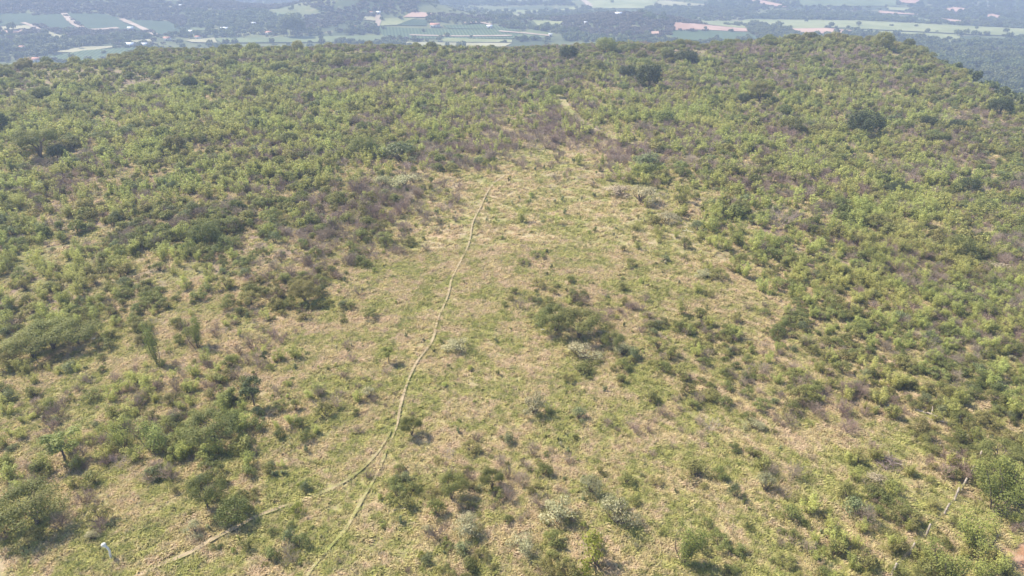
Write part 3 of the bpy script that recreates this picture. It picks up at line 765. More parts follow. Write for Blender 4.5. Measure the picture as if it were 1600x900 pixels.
def auto_labels(us, vs, adj, noun):
    """zone by zone, in order from left to right"""
    keys = {}
    for i, (u, v) in enumerate(zip(us, vs)):
        key = (rowname(v), min(7, max(0, int(u//200)))); keys.setdefault(key, []).append(i)
    out = [None]*len(us); ORD = ['leftmost', 'second from left', 'third from left', 'fourth from left', 'fifth from left', 'sixth from left', 'seventh from left', 'eighth from left', 'ninth from left', 'tenth from left', 'eleventh from left', 'twelfth from left', 'thirteenth from left', 'fourteenth from left', 'fifteenth from left', 'sixteenth from left', 'seventeenth from left', 'eighteenth from left']
    for (rn, c), ids in keys.items():
        ids.sort(key=lambda i: us[i]); n = len(ids)
        for q, i in enumerate(ids):
            if n == 1: lab = 'only %s %s %s %s' % (adj, noun, COLS[c], rn)
            elif q == n-1: lab = 'rightmost %s %s %s %s' % (adj, noun, COLS[c], rn)
            elif q < len(ORD): lab = '%s %s %s %s %s' % (ORD[q], adj, noun, COLS[c], rn)
            elif n-q <= len(ORD): lab = '%s %s %s %s %s' % (ORD[n-1-q].replace('from left', 'from right'), adj, noun, COLS[c], rn)
            else: lab = '%s %s in the dense middle of the row %s %s' % (adj, noun, COLS[c], rn)
            w_ = lab.split(); out[i] = ' '.join(w_[:16])
    return out

def grow(kind, near_key, far_key, name, cat, adj, noun, group, stuffname, stufflabel, nmax, r0, r1, prob, smin, smax, widx=None, minvis=0, far_at=120, cap=296, spread=.45, stretch=(.85, 1.2)):
    x, y = fan(nmax, r0, r1)
    z = height(x, y); u, v, dep = project(x, y, z)
    p = prob(x, y, u, v)*np.clip(150/dep, 1, 1.9)
    keep = (rs.rand(nmax) < p) & (np.hypot(x-RSX-1.5, y-RSY) > 3.2) & (path_dist(x, y) > .5) & clear_of_taken(x, y, .8)
    D = np.interp(np.arctan2(x, y), RAZ, RD)
    keep &= np.hypot(x, y) < D+np.interp(np.arctan2(x, y), [.35, .55], [55, 28])
    keep &= (u > -260) & (u < 1860) & (v < 1080)
    x, y, z, u, v, dep = [a[keep] for a in (x, y, z, u, v, dep)]
    s = smin+(smax-smin)*rs.rand(len(x))**1.6*(.6+.8*vnoise(x, y, 14, 91, 2))
    s = s*np.clip(dep/125, .68, 1)
    st = stretch[0]+(stretch[1]-stretch[0])*rs.rand(len(x)); rot = rs.rand(len(x))*6.28
    inview = (u > 2) & (u < 1598) & (v > 40) & (v < 915)
    vis = np.where(inview, s/dep, -1)
    order = np.argsort(-vis); ind = order[:cap]; ind = ind[vis[ind] > 0]
    rest = np.setdiff1d(np.arange(len(x)), ind)
    pn, pf = PR[near_key], PR[far_key]
    wn = np.array(widx) if widx is not None else np.ones(len(pn)); wn = wn/wn.sum()
    labs = auto_labels(u[ind], v[ind]-8, adj, noun)
    for k, i in enumerate(ind):
        q = rs.choice(len(pn), p=wn)
        place(name, pn[q], float(x[i]), float(y[i]), (s[i], s[i], s[i]*st[i]), float(rot[i]), labs[k], cat, group, dep[i] < 105, z=float(z[i]))
    d = dep[rest]; isn = d < far_at
    idx = np.where(isn, rs.choice(len(pn), len(rest), p=wn), len(pn)+rs.randint(0, len(pf), len(rest)))
    scl = np.stack([s[rest], s[rest], s[rest]*st[rest]], 1)
    if len(rest): scatter_object(stuffname, x[rest], y[rest], scl, rot[rest], idx, pn+pf, stufflabel)
    print(name, len(ind), 'stuff', len(rest))

clus = lambda x, y, sc, seed, lo, hi: sstep((vnoise(x, y, sc, seed, 3)-lo)/(hi-lo))
grow('S', 'sapling', 'sapling_far', 'leafy_sapling', 'sapling', 'bright green', 'sapling', 'bright saplings growing in the scrub', 'sapling_thicket',
     'dense thicket of bright green saplings covering the plateau', 76000, 38, 440,
     lambda x, y, u, v: np.clip(cover('S', u, v)*1.35*(.25+1.0*clus(x, y, 13, 21, .38, .62)) + .003, 0, 1)*.74, .62, 1.35, stretch=(.55, .85))
grow('G', 'green', 'green_far', 'green_shrub', 'shrub', 'green', 'shrub', 'green shrubs scattered through the scrub', 'shrub_thicket',
     'dense mixed green scrub covering the plateau', 95000, 36, 440,
     lambda x, y, u, v: np.clip(np.clip(cover('G', u, v)-.1, 0, 1)**1.3*2.3*(.15+1.15*clus(x, y, 11, 22, .40, .62)), 0, 1)*.6, .5, 1.8, widx=[3, 3, 2, 3, 3, 2, 2, 2])
grow('P', 'dry', 'dry', 'dry_shrub', 'shrub', 'bare brown', 'shrub', 'bare brown shrubs', 'dry_brush',
     'leafless purplish brown brush between the green scrub', 75000, 38, 440,
     lambda x, y, u, v: np.clip(cover('P', u, v)**1.4*5.5*(.1+1.2*clus(x, y, 16, 23, .42, .60)), 0, 1)*.75, .6, 1.8, widx=[3, 3, 3, 1])
grow('V', 'silver', 'silver', 'silvery_shrub', 'shrub', 'silvery', 'shrub', 'silvery shrubs', 'silver_brush', 'pale silvery brush',
     3600, 38, 330, lambda x, y, u, v: np.clip((cover('G', u, v)+.15)*.35*clus(x, y, 20, 24, .45, .65), 0, 1)*.5, .35, .95)
grow('R', 'bushy', 'bushy', 'bushy_tree', 'tree', 'bushy', 'tree', 'bushy trees standing over the scrub', 'bushy_trees', 'bushy trees over the far scrub',
     9000, 90, 440, lambda x, y, u, v: np.clip((cover('G', u, v)-.25)*1.4, 0, 1)*clus(x, y, 30, 27, .40, .62)*sstep((330-v)/160)*np.where(v < 130, .55, .28), 1.1, 3.0, widx=[3, 3, 1.3, 3, 2])
def open_ground(u, v): return np.clip(1.15-1.1*(cover('S', u, v)+cover('G', u, v)*.8+cover('P', u, v)*.6), .1, 1)
grow('W', 'weed', 'weed', 'leafy_plant', 'plant', 'small leafy', 'plant', 'small leafy plants in the open grass', 'weeds', 'small green weeds dotted through the grass',
     26000, 36, 260, lambda x, y, u, v: open_ground(u, v)*(.06+.8*clus(x, y, 7, 25, .48, .68))*.32, .5, 1.5, widx=[3, 3, 2, 2, 2, 1])

def tussocks():
    xa, ya = fan(75000, 34, 105); xb, yb = fan(120000, 105, 280); x = np.concatenate([xa, xb]); y = np.concatenate([ya, yb]); n = len(x)
    z = height(x, y); u, v, dep = project(x, y, z)
    keep = (rs.rand(n) < (.62+.38*clus(x, y, 2.2, 41, .35, .6))*np.clip(1.25-.7*sstep((dep-80)/120), .3, 1)) & (path_dist(x, y) > .04+.30*(vnoise(x, y, 2, 66, 2)-.5))
    sx, sy, _ = G(1588, 878); keep &= np.hypot((x-sx-2.9)/1.6, (y-sy)/1.3) > 1.9
    keep &= (u > -150) & (u < 1750) & (v < 1000)
    x, y, dep = x[keep], y[keep], dep[keep]; m = len(x)
    s = (.55+.75*rs.rand(m))*(.75+.5*vnoise(x, y, 4, 42, 2)); s *= np.clip(dep/90, 1, 1.5)
    scatter_object('grass', x, y, np.stack([s, s, s*(.7+.5*rs.rand(m))], 1), rs.rand(m)*.9+rs.randint(0, 2, m)*.2, rs.randint(0, len(PR['tuft']), m), PR['tuft'],
                   'tussocky straw and green grass covering the clearing', (rs.normal(0, .12, m), rs.normal(0, .12, m)))
    print('tufts', m)
tussocks()

# ------------------------------------------------------------------ dead wood, brush pile, fence
def solid(name, bld, m, parent=None):
    V = np.vstack(bld.sv); f = np.vstack(bld.sf)
    return link(name, mesh_np(name, V, [f], [m], smooth=True), parent)
def capped_tube(bld, pts, rad, k=8):
    """tube with irregular radii closed at both ends"""
    pts = np.array(pts, float); bld.tube(pts, rad[0], rad[-1], k)
    V = bld.sv[-1].reshape(len(pts), k, 3); c = V.mean(1)
    for i in range(len(pts)): V[i] = c[i]+(V[i]-c[i])*(rad[i]/max(1e-4, np.linspace(rad[0], rad[-1], len(pts))[i]))
    V[0] = c[0]+(V[0]-c[0])*.85; bld.sv[-1] = V.reshape(-1, 3)
    base = bld.sn-len(pts)*k
    for ring in (0, len(pts)-1):
        q = [base+ring*k+j for j in range(k)]
        for j in range(1, k-2, 2): bld.sf.append(np.array([[q[0], q[j], q[j+1], q[j+2]]]))
def at(u, v, obj): x, y, z = G(u, v); obj.location = (x, y, z); return project(x, y, z)[2]/F
rng = rg(500)
# white dead trunk: leaning pole with knobbed top
o = link('dead_trunk', None); m_px = float(at(172, 872, o))
b = Build(rng); H = 24*m_px/.83
capped_tube(b, [(.12, 0, -.1), (.10, 0, .25*H), (.16, .02, .55*H), (.05, 0, .8*H), (-.08, 0, .9*H)], [.10, .09, .085, .10, .11]); solid('trunk', b, M['dead'], o)
b = Build(rng); capped_tube(b, [(-.08, 0, .88*H), (-.12, 0, .95*H), (-.20, 0, 1.02*H), (-.26, .02, 1.05*H)], [.12, .21, .20, .10]); solid('broken_top', b, M['dead'], o)
b = Build(rng)
for i in range(5): b.limb((.1, 0, .0), (.25+rng.rand()*.9, rng.normal(0, .4), .05+rng.rand()*.15), .035, .015, .06)
r = solid('root', b, M['bark'], o)
tag(o, 'short white dead trunk with knobbed top standing in the bottom left grass', 'dead tree')
def log(u, v, L, ang, r, label, mat_='log', forks=2, lift=.12):
    o = link('fallen_log', None); at(u, v, o); b = Build(rng); d = np.array([math.cos(ang), math.sin(ang), 0])
    pts = [d*L*t+np.array([0, 0, lift])+rng.normal(0, .04, 3) for t in np.linspace(-.5, .5, 6)]
    capped_tube(b, pts, [r*(.95+.2*rng.rand())*(1-.08*i) for i in range(6)]); solid('trunk', b, M[mat_], o)
    for i in range(forks):
        b = Build(rng); p = pts[2+i]; b.limb(p, p+np.array([rng.normal(0, .5), rng.normal(0, .5), .35+.3*rng.rand()])*L*.3, r*.5, r*.2, .06); solid('branch', b, M[mat_], o)
    tag(o, label, 'log'); return o
log(627, 797, 1.4, .25, .09, 'small pale log lying left of the bottom thicket')
log(1450, 648, 3.0, -.6, .16, 'upper fallen grey log in the right hand grass', forks=3)
log(1468, 660, 2.6, -.4, .12, 'lower fallen grey log lying end to end with another at right', forks=1)
log(842, 517, 1.6, .1, .05, 'bleached forked branch lying left of the mid clearing clump', 'dead', 3)
log(1386, 637, 1.6, .8, .05, 'bleached thin branch lying in the right hand scrub', 'dead', 2)
log(1075, 362, 2.0, -.5, .10, 'white bleached log in the grass at the upper right of the clearing', 'dead', 1)
log(150, 530, 1.0, .5, .08, 'small white branch under the big left clump', 'dead', 1)
# brush pile
o = link('brush_pile', None); mp = float(at(1390, 727, o)); b = Build(rng)
for i in range(150):
    a = rng.rand()*6.28; rr = 1.4*rng.rand()**.6; c = np.array([math.cos(a)*rr, math.sin(a)*rr*.8, .05+(.9-.5*rr)*rng.rand()]); a2 = rng.rand()*6.28; L = .4+.8*rng.rand()
    d = np.array([math.cos(a2), math.sin(a2), rng.normal(0, .3)])*L/2; b.limb(c-d, c+d, .022, .01, .05, 3, 4)
solid('branches', b, M['twigp'], o); b = Build(rng)
for i in range(8):
    a = rng.rand()*6.28; b.limb((0, 0, .3), (math.cos(a)*1.9, math.sin(a)*1.6, .3+rng.rand()*.9), .03, .012, .05)
solid('branch', b, M['log'], o)
tag(o, 'heap of cut pinkish grey branches in the lower right grass', 'brush pile')
# fence along the lower right
FP = [(1528, 722), (1513, 748), (1502, 766), (1491, 782), (1474, 806), (1447, 838), (1420, 868), (1393, 900), (1366, 935)]
fence = link('wire_fence', None); gx = [G(u, v) for u, v in FP]; fx, fy, fz = gx[0]; fence.location = (fx, fy, fz)
tops = []
for i, (x, y, z) in enumerate(gx):
    b = Build(rng); ln = np.array([.16+rng.normal(0, .07), rng.normal(.12, .07), 0]); hgt = 1.25+rng.rand()*.2; base = np.array([x-fx, y-fy, z-fz-.15])
    top = base+ln*1.3+np.array([0, 0, hgt+.15]); capped_tube(b, [base, (base+top)/2+rng.normal(0, .012, 3), top], [.10, .09, .08], 8); solid('post', b, M['post'], fence); tops.append((base, top))
for k in range(4):
    b = Build(rng); f_ = .3+.22*k
    for (a0, a1), (b0, b1) in zip(tops[:-1], tops[1:]):
        p = a0+(a1-a0)*f_; q = b0+(b1-b0)*f_; b.tube([p+(q-p)*t-np.array([0, 0, .05*math.sin(math.pi*t)]) for t in np.linspace(0, 1, 5)], .006, .006, 3)
    solid('wire', b, M['wire'], fence)
tag(fence, 'leaning old wooden post and wire fence in the bottom right grass', 'fence')

# ------------------------------------------------------------------ the valley: fields, tracks, houses, trees
FIELD_POLYS = []
def field(q, mat_, name='crop_field', label=None, n=26, lift=.9):
    FIELD_POLYS.append(q)
    q = [np.array(G(u, v)[:2]) for u, v in q]
    s, t = np.meshgrid(np.linspace(0, 1, n), np.linspace(0, 1, n))
    P = (q[0][None, None]*((1-s)*(1-t))[..., None]+q[1]*((s)*(1-t))[..., None]+q[2]*(s*t)[..., None]+q[3]*((1-s)*t)[..., None])
    X = P[..., 0]; Y = P[..., 1]; Z = height(X, Y)+lift; V = np.stack([X.ravel(), Y.ravel(), Z.ravel()], 1)
    i = np.arange(n-1)[:, None]; j = np.arange(n-1)[None, :]; f = np.stack([i*n+j, i*n+j+1, (i+1)*n+j+1, (i+1)*n+j], -1).reshape(-1, 4)
    a = q[1]-q[0]; b_ = q[3]-q[0]
    if a[0]*b_[1]-a[1]*b_[0] < 0: f = f[:, ::-1]
    tag(link(name, mesh_np(name, V, [f], [M[mat_]], smooth=True)), label, kind='structure')
Fd = [([(100, 22), (160, 21), (262, 49), (136, 48)], 'coffee'), ([(0, 22), (48, 22), (70, 39), (0, 41)], 'coffee'), ([(52, 25), (98, 22), (130, 46), (75, 44)], 'coffee'),
      ([(195, 31), (262, 34), (300, 50), (250, 56)], 'coffee'), ([(0, 43), (48, 40), (52, 46), (0, 48)], 'palefield'), ([(0, 49), (36, 48), (30, 52), (0, 53)], 'redsoil'),
      ([(62, 52), (78, 50), (104, 59), (88, 60)], 'palefield'), ([(84, 82), (130, 74), (196, 72), (120, 83)], 'palefield'), ([(66, 92), (130, 80), (250, 72), (130, 100)], 'coffee2'),
      ([(196, 64), (240, 62), (238, 66), (196, 68)], 'palefield'), ([(290, 64), (335, 60), (340, 68), (300, 67)], 'palefield'),
      ([(335, 61), (600, 56), (600, 66), (345, 68)], 'midfield'), ([(295, 43), (325, 44), (340, 47), (300, 48)], 'midfield'),
      ([(590, 42), (812, 46), (812, 61), (600, 60)], 'coffee2'), ([(632, 32), (668, 31), (666, 41), (621, 40)], 'coffee'), ([(578, 42), (602, 30), (650, 29), (620, 40)], 'pasture'),
      ([(571, 25), (590, 24), (590, 34), (568, 32)], 'palefield'), ([(630, 28), (646, 19), (676, 22), (664, 28)], 'redsoil'), ([(690, 40), (765, 38), (800, 46), (700, 45)], 'coffee2'),
      ([(624, 66), (800, 68), (780, 77), (640, 76)], 'palefield'), ([(690, 60), (800, 63), (800, 67), (690, 66)], 'pasture'), ([(690, 9), (900, 11), (900, 17), (770, 16)], 'pasture'), 
      ([(430, 20), (470, 22), (460, 27), (430, 27)], 'midfield'),
      ([(905, 0), (1030, 0), (1010, 14), (925, 14)], 'pasture'), ([(1030, 1), (1110, 8), (1060, 10), (1010, 12)], 'palefield'),
      ([(1052, 36), (1165, 42), (1168, 50), (1055, 48)], 'redsoil'), ([(1048, 49), (1168, 51), (1185, 62), (1050, 66)], 'coffee2'), ([(1018, 50), (1030, 50), (1030, 54), (1016, 54)], 'redsoil'),
      ([(1168, 31), (1340, 33), (1340, 44), (1100, 38)], 'pasture'), ([(1340, 33), (1600, 46), (1600, 58), (1340, 46)], 'pasture'), ([(1340, 47), (1500, 55), (1500, 68), (1400, 56)], 'pasture'), ([(1090, 33), (1168, 34), (1168, 39), (1095, 38)], 'pasture'),
      ([(1215, 38), (1330, 48), (1330, 54), (1240, 52)], 'redsoil'), ([(1160, 0), (1185, 0), (1235, 10), (1222, 12)], 'redsoil'), ([(1375, 17), (1400, 20), (1460, 25), (1370, 21)], 'redsoil'),
      ([(1470, 16), (1490, 12), (1518, 15), (1495, 20)], 'redsoil'), ([(1534, 25), (1550, 22), (1572, 27), (1560, 30)], 'redsoil'), ([(1404, 0), (1438, 0), (1438, 6), (1410, 5)], 'redsoil'), ([(1468, 29), (1505, 33), (1500, 36), (1475, 34)], 'redsoil'),
      ([(1385, 11), (1425, 13), (1428, 18), (1390, 16)], 'pasture'), ([(1430, 30), (1465, 33), (1460, 37), (1430, 34)], 'pasture'), ([(1240, 0), (1400, 0), (1400, 10), (1250, 10)], 'midfield'),
      ([(830, 32), (880, 34), (870, 42), (840, 40)], 'pasture'), ([(800, 22), (862, 25), (860, 28), (800, 27)], 'palefield'), ([(830, 46), (860, 52), (850, 60), (800, 60)], 'midfield')]
NM = {'coffee': 'coffee_field', 'coffee2': 'coffee_field', 'pasture': 'pasture_field', 'palefield': 'pasture_field', 'redsoil': 'ploughed_field', 'midfield': 'crop_field'}
for i, (q, m_) in enumerate(Fd): field(q, m_, NM[m_], lift=.7+.12*(i % 6))
for pts, wd in (([(100, 22), (108, 31), (118, 40), (136, 48), (160, 47), (185, 45)], 4), ([(190, 31), (215, 42), (245, 56)], 4), ([(36, 37), (52, 42), (70, 53)], 3), ([(910, 0), (918, 6), (922, 11)], 6),
                ([(590, 24), (592, 34), (588, 42)], 4), ([(725, 37), (750, 36), (768, 40)], 4), ([(780, 50), (820, 53), (860, 57)], 3), ([(640, 56), (720, 58), (800, 57)], 3)):
    ribbon('dirt_road', densify(np.array([G(u, v)[:2] for u, v in pts]), 8), wd, M['track'], 1.6, label=None)

def house(u, v, w_px, roof, label, cat='house', name='farm_house', rz=0, asp=.6, hh=3.2, d_=None):
    x, y, z = G(u, v); dep = float(project(x, y, z)[2]); L = w_px*.8*dep/F; D = min(L*asp, 14) if d_ is None else d_; H = hh
    o = link(name, None); o.location = (x, y, z-.3); o.rotation_euler = (0, 0, rz)
    def bx(nm, x0, x1, y0, y1, z0, z1, m, par=o):
        V = np.array([(a, b, c) for c in (z0, z1) for b in (y0, y1) for a in (x0, x1)], float)
        f = np.array([(0, 2, 3, 1), (4, 5, 7, 6), (0, 1, 5, 4), (2, 6, 7, 3), (0, 4, 6, 2), (1, 3, 7, 5)]); return link(nm, mesh_np(nm, V, [f], [M[m]]), par)
    bx('wall', -L/2, L/2, -D/2, D/2, 0, H, 'wall')
    rh = D*.28; e = .6; t = .18; a, b_ = L/2+e, D/2+e; zc = H+rh; ze = H-.15
    V = np.array([(-a, -b_, ze), (a, -b_, ze), (a, 0, zc), (-a, 0, zc), (a, b_, ze), (-a, b_, ze),
                  (-a, -b_, ze+t), (a, -b_, ze+t), (a, 0, zc+t), (-a, 0, zc+t), (a, b_, ze+t), (-a, b_, ze+t)])
    f = np.array([(0, 3, 2, 1), (3, 5, 4, 2), (6, 7, 8, 9), (9, 8, 10, 11), (0, 1, 7, 6), (4, 5, 11, 10), (1, 2, 8, 7), (2, 4, 10, 8), (0, 6, 9, 3), (3, 9, 11, 5)])
    link('roof', mesh_np('roof', V, [f], [M[roof]]), o)
    nw = max(1, int(L/4))
    for i in range(nw):
        cx = -L/2+L*(i+.5)/nw; bx('door' if i == nw//2 else 'window', cx-.5, cx+.5, -D/2-.06, -D/2-.003, 0 if i == nw//2 else 1.1, 2.2, 'window')
    tag(o, label, cat, )
for a in [(56, 97, 22, 'rooftile', 'red roofed house peeking over the left end of the rim'), (36, 77, 9, 'rooftile', 'small red roofed house among the far left valley trees'),
          (262, 63, 12, 'rooftile', 'red roofed farmhouse in the valley, left one of two'), (310, 61, 9, 'rooftile', 'small red roofed farmhouse in the valley right of the other'),
          (300, 52, 9, 'roofwhite', 'small pale roofed house above the valley farmhouses'), (352, 48, 15, 'roofwhite', 'long pale roofed house in the middle left valley'),
          (395, 40, 13, 'roofwhite', 'pale roofed house left of the tall eucalyptus grove'), (420, 54, 12, 'rooftile', 'brown roofed house at the foot of the eucalyptus grove'),
          (592, 22, 7, 'roofwhite', 'tiny white house on the side of the central hill'), (581, 22, 5, 'rooftile', 'tiny house left of the white one on the central hill'),
          (552, 45, 10, 'rooftile', 'pale house at the foot of the central hill'), (680, 42, 18, 'rooftile', 'long farmhouse beside the coffee field right of the hill'),
          (765, 44, 10, 'roofwhite', 'yellowish house at the end of the curved farm road'), (860, 57, 6, 'roofwhite', 'white cottage near the rim right of centre'),
          (824, 26, 6, 'roofwhite', 'tiny far white house beside pale fields'), (915, 38, 5, 'roofwhite', 'tiny far white house in the wooded hillside'),
          (283, 11, 5, 'roofwhite', 'tiny far white house near the top left'), (966, 24, 12, 'roofwhite', 'long low far building above the wooded hillside'), (205, 47, 10, 'roofwhite', 'white roofed barn below the coffee field on the left')]:
    house(*a)
house(204, 73, 16, 'roofwhite', 'long white roofed shed on the left, left one of two', 'shed', 'farm_shed', asp=.7)
house(226, 73, 13, 'roofwhite', 'long white roofed shed on the left, right one of two', 'shed', 'farm_shed', asp=.7)

def inpoly(u, v, q):
    ins = np.zeros(len(u), bool); n = len(q)
    for i in range(n):
        x1, y1 = q[i]; x2, y2 = q[(i+1) % n]
        c = ((y1 > v) != (y2 > v)) & (u < (x2-x1)*(v-y1)/((y2-y1) if y2 != y1 else 1e-9)+x1); ins ^= c
    return ins
WOODS = [([(0, 54), (60, 50), (130, 58), (230, 56), (330, 52), (400, 56), (330, 60), (240, 60), (190, 68), (120, 74), (80, 84), (60, 92), (0, 98)], .75),
         ([(0, 18), (100, 20), (100, 24), (0, 22)], .9), ([(100, 12), (200, 26), (300, 40), (290, 46), (190, 31), (100, 16)], .6), ([(120, 78), (250, 75), (200, 98), (100, 100)], .3),
         ([(230, 14), (330, 12), (440, 22), (440, 56), (350, 54), (290, 40), (240, 26)], .8), ([(470, 50), (600, 46), (610, 56), (480, 56)], .7), ([(540, 34), (600, 32), (590, 46), (540, 42)], .5),
         ([(500, 60), (620, 60), (625, 74), (500, 72)], .8), ([(600, 46), (640, 48), (640, 54), (600, 52)], .6), ([(690, 56), (860, 60), (800, 68), (690, 64)], .6), ([(670, 28), (730, 32), (860, 42), (870, 52), (800, 48), (680, 33)], .85),
         ([(860, 30), (1000, 24), (1060, 34), (1010, 66), (880, 64)], .7), ([(880, 20), (960, 22), (960, 27), (880, 26)], .6), ([(1010, 12), (1160, 14), (1200, 28), (1000, 22)], .8), ([(1100, 6), (1180, 8), (1200, 14), (1100, 12)], .6),
         ([(1000, 60), (1180, 62), (1180, 74), (1000, 74)], .5), ([(1165, 42), (1230, 36), (1250, 58), (1180, 64)], .9), ([(1200, 20), (1340, 22), (1480, 38), (1600, 42), (1600, 46), (1340, 33), (1180, 30)], .8),
         ([(1250, 42), (1330, 46), (1330, 49), (1250, 45)], .5), ([(1330, 52), (1400, 58), (1500, 70), (1600, 60), (1600, 185), (1500, 130), (1400, 80)], 1.0), ([(1230, 54), (1400, 56), (1400, 70), (1230, 66)], .5),
         ([(440, 27), (470, 27), (470, 55), (440, 55)], .6), ([(700, 4), (900, 4), (900, 9), (700, 8)], .7), ([(560, 0), (690, 2), (690, 6), (560, 5)], .7), ([(1400, 0), (1600, 0), (1600, 44), (1440, 30)], .35)]
def valley_trees():
    n = 190000; x, y = fan(n, 260, 2300, .72)
    az = np.arctan2(x, y); D = np.interp(az, RAZ, RD); z = height(x, y); u, v, dep = project(x, y, z)
    p = .04+.22*sstep((vnoise(x, y, 130, 88, 3)-.5)/.12)
    for q, d in WOODS: p = np.where(inpoly(u, v, q), np.maximum(p, d), p)
    infield = np.zeros(n, bool)
    for q in FIELD_POLYS: infield |= inpoly(u, v, q)
    # beyond the visible strip the wood goes on thinly
    p = np.where(infield, .004, p)
    hillb = np.zeros(n)
    for q in ([(455, 50), (470, 30), (540, 12), (580, 8), (640, 12), (660, 20), (600, 22), (560, 34), (500, 46)], [(900, 36), (960, 28), (1040, 38), (1000, 56), (930, 60)], [(0, 0), (180, 6), (220, 24), (0, 18)], [(670, 20), (720, 24), (780, 34), (680, 28)]):
        hillb = np.where(inpoly(u, v, q), 1, hillb)
    for hx_, hy_, sx_, sy_, hh_, tr_ in [HILLS[0], HILLS[1], HILLS[2], HILLS[5]]:
        a_ = (x-hx_)*math.cos(tr_)+(y-hy_)*math.sin(tr_); b_ = -(x-hx_)*math.sin(tr_)+(y-hy_)*math.cos(tr_)
        hillb = np.where((np.exp(-(a_/sx_)**2-(b_/sy_)**2) > .33) & ~infield & (vnoise(x, y, 60, 19, 3) < .66), 1, hillb)
    keep = (np.hypot(x, y) > D+np.interp(az, [.35, .55], [75, 38])) & (u > -120) & (u < 1720) & (v > -60)
    bush = keep & (((hillb > 0) & (rs.rand(n) < .95)) | ((rs.rand(n) < .10) & (p > .05)))
    tree = keep & (rs.rand(n) < p*.5) & (hillb < 1)
    s = 2.6+3.0*rs.rand(n)**1.6; s *= np.clip(np.hypot(x, y)/900, .55, 1)
    # trees
    ii = np.where(tree)[0]; vis = np.where((u[ii] > 0) & (u[ii] < 1600) & (v[ii] > 0), s[ii]/dep[ii], -1); order = ii[np.argsort(-vis)]
    ind = order[:290]; rest = order[290:]
    labs = auto_valley(u[ind], v[ind])
    for k, i in enumerate(ind):
        q = rs.randint(0, 4); place('valley_tree', PR['vtree'][q], float(x[i]), float(y[i]), (s[i], s[i], s[i]*(.9+.5*rs.rand())), rs.rand()*6.28, labs[k], 'tree', 'trees of the valley woodland', False, .2, float(z[i]))
    def sc_(name, idxs, protos, lab, f=1.):
        m = len(idxs); ss = s[idxs]*f; scatter_object(name, x[idxs], y[idxs], np.stack([ss, ss, ss*(.9+.5*rs.rand(m))], 1), rs.rand(m)*6.28, rs.randint(0, len(protos), m), protos, lab, zs=z[idxs]-.2)
    sc_('distant_woodland', rest, PR['vtree'], 'distant valley woodland'); bi = np.where(bush)[0]
    sc_('distant_scrub', bi, PR['vbush'], 'brownish scrub on the distant hills', .8)
    print('valley trees', len(ii), 'bush', len(bi))
def auto_valley(us, vs):
    out = [None]*len(us); keys = {}
    RN = ['topmost', 'second', 'third', 'fourth', 'fifth', 'sixth', 'seventh', 'eighth', 'ninth', 'tenth', 'lowest']
    PN = ['far beyond the left rim', 'beyond the centre of the rim', 'behind the skyline dome tree', 'just right of the dome tree', 'on the upper right slope', 'towards the right edge', 'at the right edge']
    for i, (u, v) in enumerate(zip(us, vs)):
        keys.setdefault((min(10, max(0, int((v-60)//11))), int(np.searchsorted([600, 1200, 1400, 1460, 1520, 1565], u))), []).append(i)
    ORD = ['leftmost', 'second', 'third', 'fourth', 'fifth', 'sixth', 'seventh', 'eighth', 'ninth', 'tenth', 'eleventh', 'twelfth', 'thirteenth', 'fourteenth']
    for (b_, p_), ids in keys.items():
        ids.sort(key=lambda i: us[i])
        for q, i in enumerate(ids):
            m_ = len(ids)-1-q; pre = 'rightmost' if m_ == 0 and q else ORD[q]+(' from left' if q else '') if q < 14 else ORD[min(m_, 13)]+' from right'
            out[i] = ' '.join(('%s tree of the %s woodland row %s' % (pre, RN[b_], PN[p_])).split()[:16])
    return out
valley_trees()
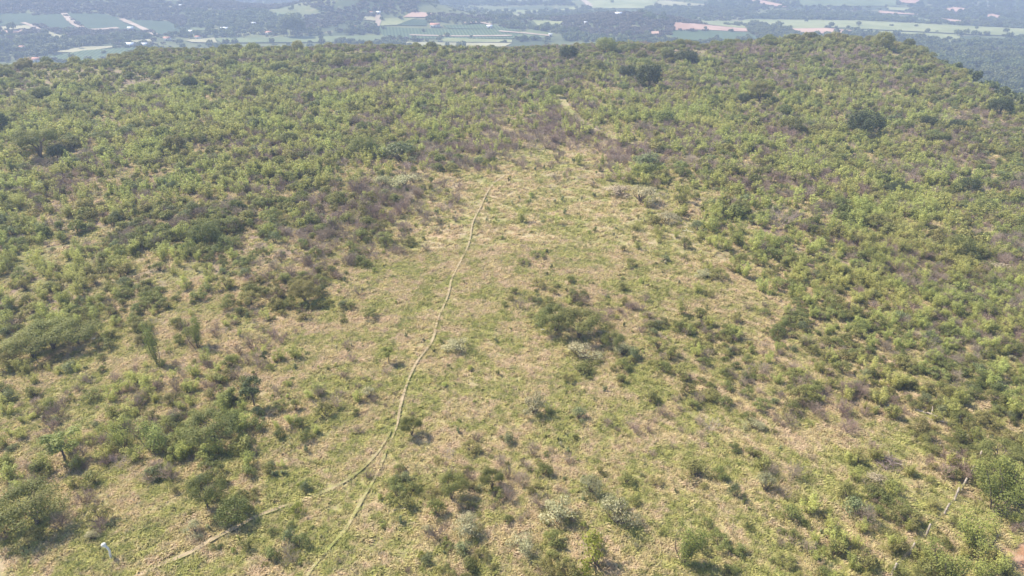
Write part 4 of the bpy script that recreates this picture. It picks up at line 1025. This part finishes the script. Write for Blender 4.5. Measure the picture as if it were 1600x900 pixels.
# eucalyptus grove, single valley trees
EU = [(444, 57, 30), (449, 58, 33), (455, 58, 36), (461, 58, 34), (467, 58, 33), (473, 58, 28), (458, 56, 36)]
for i, (u, v, hp) in enumerate(EU):
    x, y, z = G(u, v); dep = float(project(x, y, z)[2]); h_ = hp*dep/F; q = i % 2; s = h_/PB['euca'][q][1]
    place('eucalyptus_tree', PR['euca'][q], x, y, (s*1.05, s*1.05, s), i*1.3, ['leftmost', 'second from left', 'third from left', 'middle', 'fifth from left', 'rightmost', 'tallest rear'][i]+' tall eucalyptus of the grove beyond the rim', 'tree', 'eucalyptus grove', True)
for i, (u, v, wp, hp, lab) in enumerate([(72, 90, 9, 12, 'dark conical tree left of the coffee rows beyond the rim'), (84, 84, 18, 16, 'broad dark tree in the left valley between two farms'), (125, 76, 9, 11, 'small dark tree left of the white sheds'),
        (20, 48, 13, 14, 'dark tree on the pale field at the far left'), (721, 76, 18, 12, 'round dark tree on the pale field just beyond the rim'), (699, 74, 8, 8, 'small tree left of the round dark one beyond the rim'),
        (114, 97, 12, 14, 'dark tree close beyond the left rim'), (1178, 39, 15, 8, 'round reddish tree by the pink ploughed field'), (1448, 52, 8, 8, 'small lone tree on the light green pasture'), (1120, 62, 8, 8, 'small dark tree in front of the coffee field at right'),
        (458, 17, 5, 10, 'tiny lone tree far off above the eucalyptus grove'), (748, 10, 4, 4, 'tiny lone tree on the far pasture'), (1496, 56, 14, 10, 'dark tree at the right end of the pasture')]):
    x, y, z = G(u, v); dep = float(project(x, y, z)[2]); q = i % 4; w0, h0 = PB['vtree'][q]
    place('valley_tree', PR['vtree'][q], x, y, (wp*dep/F/w0, wp*dep/F/w0, hp*dep/F/h0), i, lab, 'tree', None, True)

# ------------------------------------------------------------------ haze: one closed box of even pale air
def haze():
    L = 15000; z0, z1 = VZ-40, 75
    V = np.array([(a, b, c) for c in (z0, z1) for b in (-L, L) for a in (-L, L)], float)
    f = np.array([(0, 2, 3, 1), (4, 5, 7, 6), (0, 1, 5, 4), (2, 6, 7, 3), (0, 4, 6, 2), (1, 3, 7, 5)])
    m = bpy.data.materials.new('hazy_air'); m.use_nodes = True; t = m.node_tree
    for n in list(t.nodes):
        if n.type == 'BSDF_PRINCIPLED': t.nodes.remove(n)
    pv = t.nodes.new('ShaderNodeVolumePrincipled'); pv.inputs['Color'].default_value = (.60, .72, .97, 1); pv.inputs['Density'].default_value = .00047
    pv.inputs['Anisotropy'].default_value = .1
    t.links.new(pv.outputs[0], t.nodes['Material Output'].inputs['Volume'])
    tag(link('haze', mesh_np('haze', V, [f], [m])), 'pale blue haze filling the valley air', kind='stuff')
haze()
